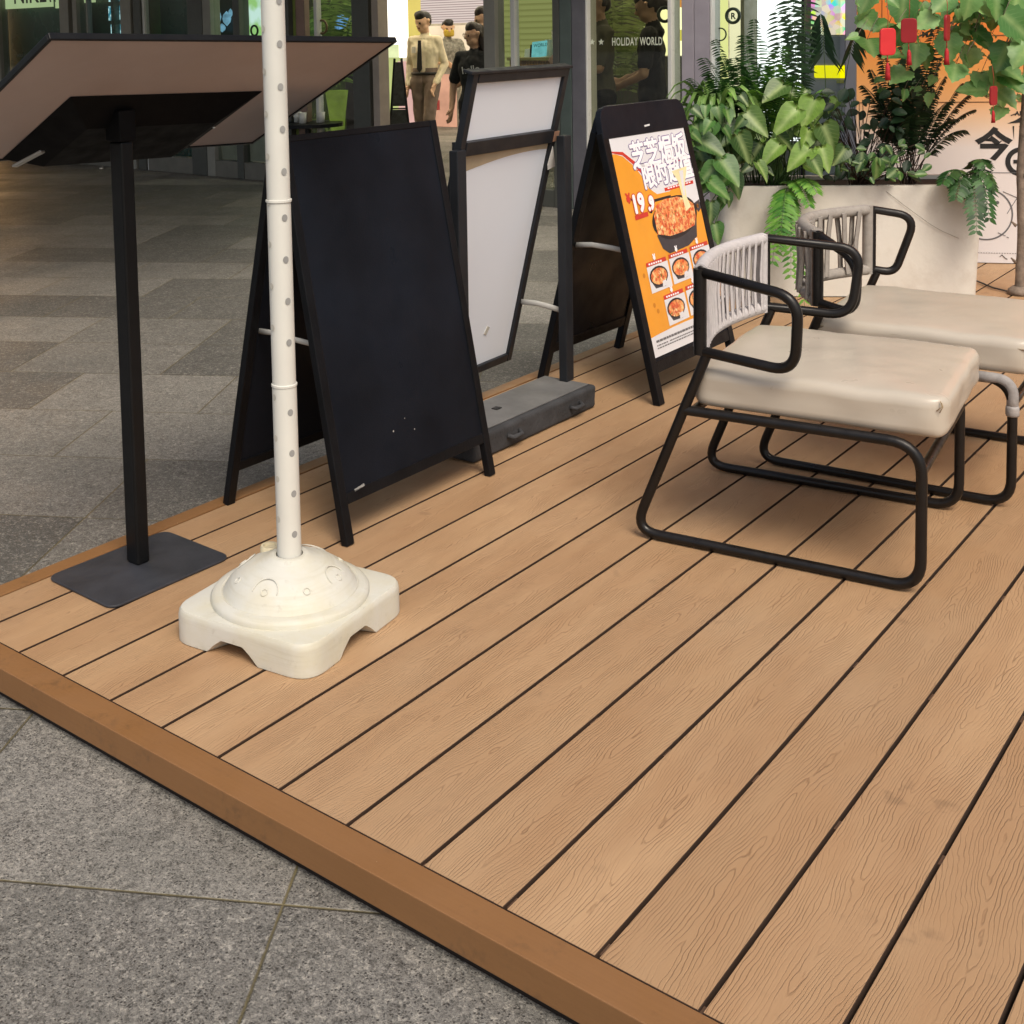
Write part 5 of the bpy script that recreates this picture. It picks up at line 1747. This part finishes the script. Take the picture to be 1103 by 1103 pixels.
def palm(label, x, ybase, d, tops, mt, sp):
    b = P(x, ybase, d)
    b.z = FZ
    th = thing('stand_in_palm', label, 'potted plant', b)
    m = MB()
    m.lathe([(0.10, 0), (0.14, 0.26), (0.15, 0.28), (0.135, 0.28), (0.13, 0.25)], n=20)
    m.obj('pot', mat('dark_pot', '#4a4740', 0.6), th, smooth=True, auto=40)
    lb, sb = MB(), MB()
    for (tx, ty, r_) in tops:
        e_ = P(tx, ty, d+random.uniform(-.15, .15))-b
        frond(lb, sb, (random.uniform(-.02, .02), random.uniform(-.02, .02), 0.26), e_, r_, 22, sp, 0.011, 0.35, start=0.45)
    lb.obj('fronds', mt, th)
    sb.obj('stems', M_stem, th, smooth=True)


M_palm = leaf_mat('pale_palm_leaf', '#6f8448', '#b9c98a', trans=0.3)
palm('pale green palm standing in for a reflection between the two stand-in figures behind the tinted glass', 668, 150, 9.9,
     [(640, 8, .5), (655, -8, .5), (685, -10, .5), (697, 20, .4), (650, 35, .45), (672, -25, .5), (690, 45, .4), (640, 55, .3)], M_palm, 0.16)
palm('green palm standing in for reflected trees behind the glass between the white pole and the entrance', 358, 120, 11.2,
     [(345, 5, .4), (368, -5, .4), (380, 15, .4), (338, 20, .4), (355, -12, .4), (372, 28, .4)], leaf_mat('stand_in_palm_leaf', '#4a6a32', '#9fbe68', trans=0.3), 0.16)
vz = thing('tall_vase', 'tall lime green fluted vase behind the glass beside the entrance', 'vase', P(364, 150, 10.6))
vz.location.z = FZ
m = MB()
m.lathe([(0.07, 0), (0.055, 0.3), (0.05, 0.55), (0.075, 0.8), (0.10, 0.98), (0.085, 0.98), (0.05, 0.75)], n=18)
m.obj('body', emit('lime_emissive_glass', '#98ad48', 0.34, 0.3, 8), vz, smooth=True)  # vase glows by emission, its brightness set in the material
for (xa, xb, colr, lab) in ((373, 383, '#4a3a3c', 'narrow dark plum panel behind the glass left of the entrance'), (384, 400, '#86676b', 'wide mauve panel behind the glass left of the entrance')):
    a_, b_ = FL(xa, 150, 0.9), FL(xb, 62, 0.9)
    m = MB()
    m.box((a_.x, 0.9, FZ), (b_.x, 0.98, b_.z))
    o = tag(m.obj('folding_screen', mat('folding_screen_'+colr[1:], colr, 0.5), loc=FO, bevel=0.01), lab, 'panel')
    o.rotation_euler = (0, 0, FA)
tb = thing('side_table', 'small dark table with upturned glasses behind the glass', 'table', P(332, 150, 10.4))
tb.location.z = FZ
tz = P(332, 132, 10.4).z-FZ
m = MB()
m.lathe([(0.30, tz-0.03), (0.30, tz)], n=28)
m.obj('table_top', M_blackwood, tb)
m = MB()
m.lathe([(0.18, 0), (0.17, 0.015), (0.03, 0.03), (0.025, tz-0.03)], n=20)
m.obj('pedestal', M_blackmetal, tb)
for k, (dx, dy) in enumerate(((-0.12, 0.0), (0.02, -0.08), (0.10, 0.06))):
    gl = MB()
    gl.lathe([(0.030, 0), (0.036, 0.09), (0.034, 0.09), (0.028, 0.004)], n=14)
    o = gl.obj('drinking_glass', mat('pale_glassware', (0.6, 0.6, 0.55), 0.15), smooth=True, loc=Vector(tb.location)+Vector((dx, dy, tz+0.001)))
    tag(o, 'drinking glass standing on the small dark table behind the glass', 'glass', 'glasses on the side table')

# ------------------------------------------------------------------ people


def cap_mesh(mb, a, b, ra, rb, flat=1.0, fdir=None, n=14):
    a, b = Vector(a), Vector(b)
    d = b-a
    L = d.length
    d = d.normalized() if L > 1e-6 else Vector((0, 0, 1))
    up = Vector(fdir) if fdir else (Vector((1, 0, 0)) if abs(d.x) < 0.8 else Vector((0, 1, 0)))
    u_ = (up-d*up.dot(d)).normalized()
    v_ = d.cross(u_)
    vs, fs = [], []
    prof = []
    for k in range(6):
        t_ = -PI/2+PI/2*k/5
        prof.append((ra*math.cos(t_), ra*math.sin(t_)))
    for k in range(6):
        t_ = PI/2*k/5
        prof.append((rb*math.cos(t_), L+rb*math.sin(t_)))
    for (r_, h_) in prof:
        r_ = max(r_, 1e-4)
        for k in range(n):
            an = 2*PI*k/n
            vs.append(a+d*h_+u_*(r_*flat*math.cos(an))+v_*(r_*math.sin(an)))
    for i in range(len(prof)-1):
        for k in range(n):
            fs.append((i*n+k, i*n+(k+1) % n, (i+1)*n+(k+1) % n, (i+1)*n+k))
    fs.append(tuple(range(n-1, -1, -1)))
    fs.append(tuple((len(prof)-1)*n+k for k in range(n)))
    mb.add(vs, fs)


def fuse(caps, vox, smooth_it=3):
    mb = MB()
    for c in caps:
        cap_mesh(mb, c[0], c[1], c[2], c[3], c[5] if len(c) > 5 else 1.0)
    me = bpy.data.meshes.new('fuse')
    me.from_pydata(mb.v, [], mb.f)
    o = bpy.data.objects.new('fuse', me)
    COL.objects.link(o)
    r_ = o.modifiers.new('r', 'REMESH')
    r_.mode = 'VOXEL'
    r_.voxel_size = vox
    s_ = o.modifiers.new('s', 'SMOOTH')
    s_.iterations = smooth_it
    s_.factor = 0.4
    dg = bpy.context.evaluated_depsgraph_get()
    out = bpy.data.meshes.new_from_object(o.evaluated_get(dg))
    bpy.data.objects.remove(o)
    bpy.data.meshes.remove(me)
    return out


def assign(me, caps, names, eyes=()):
    nv = len(me.polygons)
    cen = np.zeros(nv*3)
    me.polygons.foreach_get('center', cen)
    cen = cen.reshape(-1, 3)
    best = np.full(nv, 1e9)
    lab = np.zeros(nv, int)
    for c in caps:
        a, b = np.array(c[0]), np.array(c[1])
        d = b-a
        L2 = max(d@d, 1e-9)
        t_ = np.clip((cen-a)@d/L2, 0, 1)
        dist = np.linalg.norm(cen-(a+t_[:, None]*d), axis=1)-(c[2]+(c[3]-c[2])*t_)*(0.5+0.5*(c[5] if len(c) > 5 else 1.0))
        k = dist < best
        best[k] = dist[k]
        lab[k] = names.index(c[4])
    for (pnt, rad, nm) in eyes:
        k = np.linalg.norm(cen-np.array(pnt), axis=1) < rad
        lab[k] = names.index(nm)
    me.polygons.foreach_set('material_index', lab.tolist())
    me.polygons.foreach_set('use_smooth', [True]*nv)
    me.update()


M_eye = mat('dark_eye', (0.012, 0.010, 0.009), 0.3)
M_lip = mat('lip', '#9c5a50', 0.5)


def person(label, x, ytop, d, stature, facing, mats_, pose, hair_caps, extra=None, group=None):
    """stands on the shop floor with the crown of the head at photo height ytop when stature allows"""
    s = stature/1.70
    loc = P(x, ytop, d)
    loc.z = FZ
    th = thing('person', label, 'person', loc, facing, group)
    th.scale = (s, s, s)
    ch = pose.get('lean', 0.0)
    tw = pose.get('head_turn', 0.0)
    nod = pose.get('nod', 0.1)
    A, B = Vector, None
    caps = []
    sl = 'shirt'

    def L(z):
        return ch*max(0, z-0.9)/0.6
    for y in (-0.062, 0.062):
        caps.append(((L(.93), y, .93), (L(1.07), y*0.88, 1.07), .104, .088, 'pants' if pose.get('tuck', True) else sl))
        caps.append(((L(1.07), y*0.88, 1.07), (L(1.27)+.008, y*1.30, 1.27), .090, .098, sl, 0.95))
        caps.append(((L(1.27)+.005, y*1.30, 1.27), (L(1.36), y*1.85, 1.37), .094, .062, sl))
    caps.append(((L(1.385), -.125, 1.38), (L(1.385), .125, 1.38), .057, .057, sl))
    caps.append(((L(1.05)+.006, 0, 1.05), (L(1.32)+.010, 0, 1.32), .094, .094, sl))
    caps.append(((L(1.24)+.004, -.06, 1.25), (L(1.24)+.004, .06, 1.25), .100, .100, sl))
    caps.append(((L(1.40)-.012, 0, 1.40), (L(1.43)-.010, 0, 1.445), .085, .058, sl))
    caps.append(((L(1.42)-.010, 0, 1.42), (L(1.5)+.006, 0, 1.515), .052, .050, 'skin'))
    H0 = Vector((L(1.5)+.008, 0, 1.50))
    Rh = Matrix.Rotation(tw, 3, 'Z') @ Matrix.Rotation(nod, 3, 'Y')

    def hd(q):
        return tuple(H0+Rh @ Vector(q))
    caps += [(hd((-.012, 0, .105)), hd((.004, 0, .125)), .088, .079, 'skin'), (hd((.012, 0, .062)), hd((.020, 0, .10)), .066, .075, 'skin'),
             (hd((.045, -.012, .012)), hd((.045, .012, .012)), .034, .034, 'skin'), (hd((.02, -.03, .03)), hd((.02, .03, .03)), .045, .045, 'skin'),
             (hd((.078, 0, .095)), hd((.100, 0, .062)), .009, .0145, 'skin'), (hd((.090, -.009, .060)), hd((.090, .009, .060)), .010, .010, 'skin'),
             (hd((.072, -.030, .112)), hd((.072, .030, .112)), .013, .013, 'skin'), (hd((.076, -.016, .034)), hd((.076, .016, .034)), .0085, .0085, 'skin')]
    for y in (-1, 1):
        caps.append((hd((-.002, y*.083, .082)), hd((-.010, y*.089, .108)), .012, .016, 'skin'))
    # arms: (elbow, wrist, curl) per side, in person space
    for sy, key in ((-1, 'right'), (1, 'left')):
        sh = Vector((L(1.39), sy*.162, 1.378))
        el_, wr_ = [Vector(q) for q in pose[key]]
        sleeve = pose.get('sleeve', 0.55)
        if sleeve > 1.2:
            caps.append((tuple(sh), tuple(el_), .056, .046, sl))
            caps.append((tuple(el_), tuple(el_.lerp(wr_, 0.92)), .046, .037, sl))
        else:
            caps.append((tuple(sh), tuple(sh.lerp(el_, sleeve)), .058, .058, sl))
            caps.append((tuple(sh), tuple(el_), .046, .038, 'skin'))
        caps.append((tuple(el_), tuple(wr_), .038, .026, 'skin'))
        dr_ = (wr_-el_).normalized()
        side_ = dr_.cross(Vector(pose.get('palm', (0, 1, 0))))
        side_ = side_.normalized() if side_.length > 0.1 else Vector((1, 0, 0))
        nrm = dr_.cross(side_).normalized()*(-sy)
        pk = wr_+dr_*0.045
        for k in (-1, 0, 1):
            caps.append((tuple(wr_+side_*0.012*k), tuple(wr_+dr_*0.085+side_*0.022*k), .016, .0135, 'skin'))
        for k in range(4):
            o_ = side_*(-0.030+0.020*k)
            ln = (0.062, 0.074, 0.070, 0.055)[k]
            k0 = wr_+dr_*0.088+o_
            k1 = k0+dr_*ln*0.55+nrm*ln*0.15
            k2 = k1+dr_*ln*0.35+nrm*ln*0.38
            caps.append((tuple(k0), tuple(k1), .0098, .0088, 'skin'))
            caps.append((tuple(k1), tuple(k2), .0088, .0075, 'skin'))
        t0 = wr_+dr_*0.028+side_*0.024*(1 if sy > 0 else 1)
        t1 = t0+dr_*0.030+side_*0.028+nrm*0.012
        t2 = t1+dr_*0.028+side_*0.006+nrm*0.010
        caps.append((tuple(t0), tuple(t1), .013, .0105, 'skin'))
        caps.append((tuple(t1), tuple(t2), .0105, .0085, 'skin'))
    for sy, key in ((-1, 'right_leg'), (1, 'left_leg')):
        kn, an = [Vector(q) for q in pose.get(key, ((.01, sy*.095, .49), (-.01, sy*.10, .085)))]
        hp = Vector((0, sy*.088, .90))
        caps.append((tuple(hp), tuple(kn), .098, .068, 'pants'))
        caps.append((tuple(kn), tuple(an), .066, .052, 'pants'))
        caps.append((tuple(an+Vector((-.02, 0, -.045))), tuple(an+Vector((.13, 0, -.055))), .038, .030, 'shoe'))
    names = ['skin', 'shirt', 'pants', 'shoe', 'eye', 'lip']
    eyes = [(hd((.080, y*.031, .090)), .013, 'eye') for y in (-1, 1)]+[(hd((.086, y, .034)), .009, 'lip') for y in (-.014, 0, .014)]
    if extra:
        for (q0, q1, r_, nm) in extra(hd, L):
            names.append(nm) if nm not in names else None
    me = fuse(caps, 0.0095)
    assign(me, caps, names[:6], eyes)
    sdx = float(len(label)*3.7)
    nrm_ = [v_.normal.copy() for v_ in me.vertices]
    new_ = []
    for v_, n__ in zip(me.vertices, nrm_):
        q_ = v_.co.copy()
        if q_.z < 1.40:
            q_ += n__*(0.009*noise.noise(Vector((q_.x*14+sdx, q_.y*14, q_.z*9)))+0.005*noise.noise(Vector((q_.x*30, q_.y*30+sdx, q_.z*22))))*(1.0 if abs(q_.y) < .23 else 0.5)
        new_ += list(q_)
    me.vertices.foreach_set('co', new_)
    me.update()
    for nm in ('skin', 'shirt', 'pants', 'shoe'):
        me.materials.append(mats_[nm])
    me.materials.append(M_eye)
    me.materials.append(M_lip)
    me.name = 'body'
    bo_ = bpy.data.objects.new('body', me)
    COL.objects.link(bo_)
    bo_.parent = th
    hc = [(hd(a), hd(b), ra, rb, 'hair') for (a, b, ra, rb) in hair_caps]
    hm = fuse(hc, 0.011, 2)
    hm.materials.append(mats_['hair'])
    hm.polygons.foreach_set('use_smooth', [True]*len(hm.polygons))
    hm.name = 'hair'
    ho = bpy.data.objects.new('hair', hm)
    COL.objects.link(ho)
    ho.parent = th
    return th, hd, L


SHORT = [((-.022, 0, .125), (.018, 0, .155), .090, .072), ((-.050, 0, .085), (-.035, 0, .12), .066, .080), ((.035, -.03, .180), (.035, .03, .180), .040, .040), ((-.03, -.062, .10), (-.03, .062, .10), .038, .038)]
LONG = SHORT+[((-.055, -.05, .06), (-.085, -.07, -.12), .045, .030), ((-.055, .05, .06), (-.085, .07, -.12), .045, .030), ((-.07, 0, .06), (-.10, 0, -.14), .055, .035)]
BUN = SHORT+[((-.10, 0, .10), (-.12, 0, .07), .05, .045)]
skin = mat('warm_skin', '#dcb294', 0.5, var=0.05)
skin2 = mat('shaded_skin', '#c8a083', 0.5, var=0.05)
black_hair = mat('black_hair', (0.010, 0.008, 0.007), 0.45, var=0.3, vscale=60)
brown_hair = mat('dark_brown_hair', (0.020, 0.012, 0.009), 0.45, var=0.3, vscale=60)
shoe = mat('black_shoe', (0.015, 0.013, 0.012), 0.4)
blackcloth = mat('black_cotton', (0.010, 0.011, 0.012), 0.8, var=0.3, vscale=12)
F_LEFT = math.atan2(-cr.y, -cr.x)
F_CAM = math.atan2(-fw.y, -fw.x)

p1, hd, Lf = person('man in a cream shirt and dark tie walking out through the bright entrance', 457, 13, 13.9, 1.70, F_CAM-0.45,
    {'skin': skin, 'shirt': mat('cream_shirt', '#eee0c2', 0.8, var=0.08, vscale=18), 'pants': mat('grey_brown_trousers', '#7d6c62', 0.8, var=0.1), 'shoe': shoe, 'hair': black_hair},
    {'right': ((-.05, -.215, 1.10), (.05, -.20, .87)), 'left': ((-.06, .215, 1.11), (.10, .17, .89)), 'sleeve': 2.0, 'head_turn': -0.35, 'nod': 0.22,
     'left_leg': ((.12, .09, .50), (.03, .09, .10)), 'right_leg': ((-.02, -.09, .49), (-.20, -.10, .12))}, SHORT)
m = MB()
m.prism([(0.135, -0.018, 1.38), (0.135, 0.018, 1.38), (0.150, 0.032, 1.06), (0.150, 0, 1.02), (0.150, -0.032, 1.06)], (0.008, 0, 0))
m.obj('tie', mat('dark_tie', (0.012, 0.010, 0.014), 0.6), p1)
m = MB()
m.tube([(0.105*math.cos(a)*1.05, 0.165*math.sin(a), 1.005) for a in [2*PI*k/28 for k in range(28)]], 0.016, 8, True, flat=0.5)
m.obj('belt', mat('black_belt', (0.012, 0.010, 0.010), 0.4), p1, smooth=True)
m = MB()
m.prism([(0.132, -0.10, 1.31), (0.132, -0.05, 1.31), (0.14, -0.05, 1.24), (0.14, -0.10, 1.24)], (0.006, 0, 0))
m.obj('name_badge', mat('pale_badge', '#cfc9c0', 0.4), p1)

p2, hd, Lf = person('woman with glasses and dark hair in a black lettered T-shirt facing left', 511, 24.5, 11.0, 1.53, F_CAM-0.45,
    {'skin': skin2, 'shirt': blackcloth, 'pants': blackcloth, 'shoe': shoe, 'hair': brown_hair},
    {'right': ((-.04, -.26, 1.10), (.04, -.25, .86)), 'left': ((-.05, .25, 1.10), (.10, .21, .88)), 'sleeve': 0.8, 'tuck': False, 'nod': 0.02, 'head_turn': -0.75}, LONG)
m = MB()
for y in (-1, 1):
    m.tube([hd((.098, y*.033+.022*math.cos(a), .092+.019*math.sin(a))) for a in [2*PI*k/14 for k in range(14)]], 0.0032, 6, True)
    m.tube([hd((.096, y*.055, .096)), hd((.05, y*.082, .10)), hd((.0, y*.092, .10))], 0.003, 6)
m.tube([hd((.098, -.011, .094)), hd((.098, .011, .094))], 0.003, 6)
m.obj('glasses', mat('pale_glasses_frame', '#b9a08a', 0.3), p2, smooth=True)
m = MB()
Mt = Matrix.Translation((0.135, -0.085, 1.205)) @ Matrix(((0, 0, 1, 0), (1, 0, 0, 0), (0, 1, 0, 0), (0, 0, 0, 1)))
m.text('hello', Mt @ Matrix.Rotation(0.12, 4, 'Z'), 0.10, 0, bold=0.0015)
m.obj('shirt_lettering', mat('white_shirt_print', '#c9c9c6', 0.7), p2)

p3, hd, Lf = person('woman in a grey-brown top standing half behind the grey door mullion', 523, 7, 11.6, 1.68, F_LEFT+0.1,
    {'skin': skin2, 'shirt': mat('grey_brown_top', '#4c4440', 0.8, var=0.15), 'pants': blackcloth, 'shoe': shoe, 'hair': brown_hair},
    {'right': ((.0, -.25, 1.10), (.20, -.14, 1.05)), 'left': ((.0, .25, 1.10), (.22, .12, 1.02)), 'sleeve': 1.3, 'tuck': False, 'nod': 0.08}, LONG)
p4, hd, Lf = person('distant person in a yellow mask and grey apron behind the man', 482, 22, 17.0, 1.64, F_CAM+0.2,
    {'skin': skin, 'shirt': mat('grey_print_top', '#8d8a82', 0.8, var=0.4, vscale=30), 'pants': mat('pale_apron', '#9a958b', 0.8), 'shoe': shoe, 'hair': black_hair},
    {'right': ((.06, -.25, 1.12), (.22, -.10, 1.08)), 'left': ((.06, .25, 1.12), (.22, .10, 1.08)), 'sleeve': 0.7, 'nod': 0.2}, SHORT)
m = MB()
m.rbox((0.03, 0.075, 0.052), 0.028, n=6, M=Matrix.Translation(hd((0.075, 0, 0.03))))
m.obj('mask', mat('yellow_mask', '#c9a93c', 0.6), p4, smooth=True)

p5, hd, Lf = person('person in a black T-shirt behind the tinted glass, looking down to the left', 702, -5, 9.55, 1.74, F_LEFT-0.35,  # built behind the pane in place of a reflected figure
    {'skin': skin2, 'shirt': blackcloth, 'pants': blackcloth, 'shoe': shoe, 'hair': brown_hair},
    {'right': ((.06, -.24, 1.10), (.24, -.05, 1.02)), 'left': ((.02, .26, 1.08), (.22, .17, .99)), 'sleeve': 0.75, 'tuck': False, 'nod': 0.28}, BUN)
p6, hd, Lf = person('person in an olive grey T-shirt with folded arms behind the left of the tinted glass', 645, -9, 9.45, 1.76, F_LEFT+0.15,  # also stands in for a figure reflected in the pane
    {'skin': skin2, 'shirt': mat('olive_grey_cotton', '#5c5a4a', 0.8, var=0.1), 'pants': blackcloth, 'shoe': shoe, 'hair': brown_hair},
    {'right': ((.08, -.24, 1.12), (.20, .06, 1.13)), 'left': ((.08, .24, 1.12), (.24, -.04, 1.16)), 'sleeve': 0.8, 'tuck': False, 'nod': 0.15}, SHORT)

# ------------------------------------------------------------------ light
w = bpy.data.worlds.new('World')
sc.world = w
w.use_nodes = True
nt = w.node_tree
bg = nt.nodes['Background']
sky = nt.nodes.new('ShaderNodeTexSky')
sky.sky_type = 'NISHITA'
sky.sun_disc = False
SUN = Vector((0.58, -0.42, 1.0)).normalized()
sky.sun_elevation = math.asin(SUN.z)
sky.sun_rotation = math.atan2(SUN.x, SUN.y)
sky.air_density = 1.0
sky.dust_density = 4.0
sky.ozone_density = 0.6
tint = nt.nodes.new('ShaderNodeMix')
tint.data_type = 'RGBA'
tint.blend_type = 'MULTIPLY'
tint.inputs[0].default_value = 1.0
tint.inputs[7].default_value = (1.03, 1.0, 0.94, 1.0)
nt.links.new(sky.outputs[0], tint.inputs[6])
nt.links.new(tint.outputs[2], bg.inputs[0])
bg.inputs[1].default_value = 0.125
sd = bpy.data.lights.new('sun', 'SUN')
sd.energy = 1.9
sd.angle = R(28)
sd.color = (1.0, 0.925, 0.80)
so = bpy.data.objects.new('sun', sd)
COL.objects.link(so)
so.location = (2, 0, 8)
so.rotation_euler = SUN.to_track_quat('Z', 'Y').to_euler()

sc.view_settings.view_transform = 'Standard'
sc.view_settings.look = 'None'
sc.view_settings.exposure = 0.36
sc.view_settings.gamma = 1.0
sc.cycles.max_bounces = 8
sc.cycles.transparent_max_bounces = 12
sc.cycles.sample_clamp_indirect = 6.0
sc.cycles.caustics_reflective = False
sc.cycles.caustics_refractive = False
sc.cycles.use_denoising = True
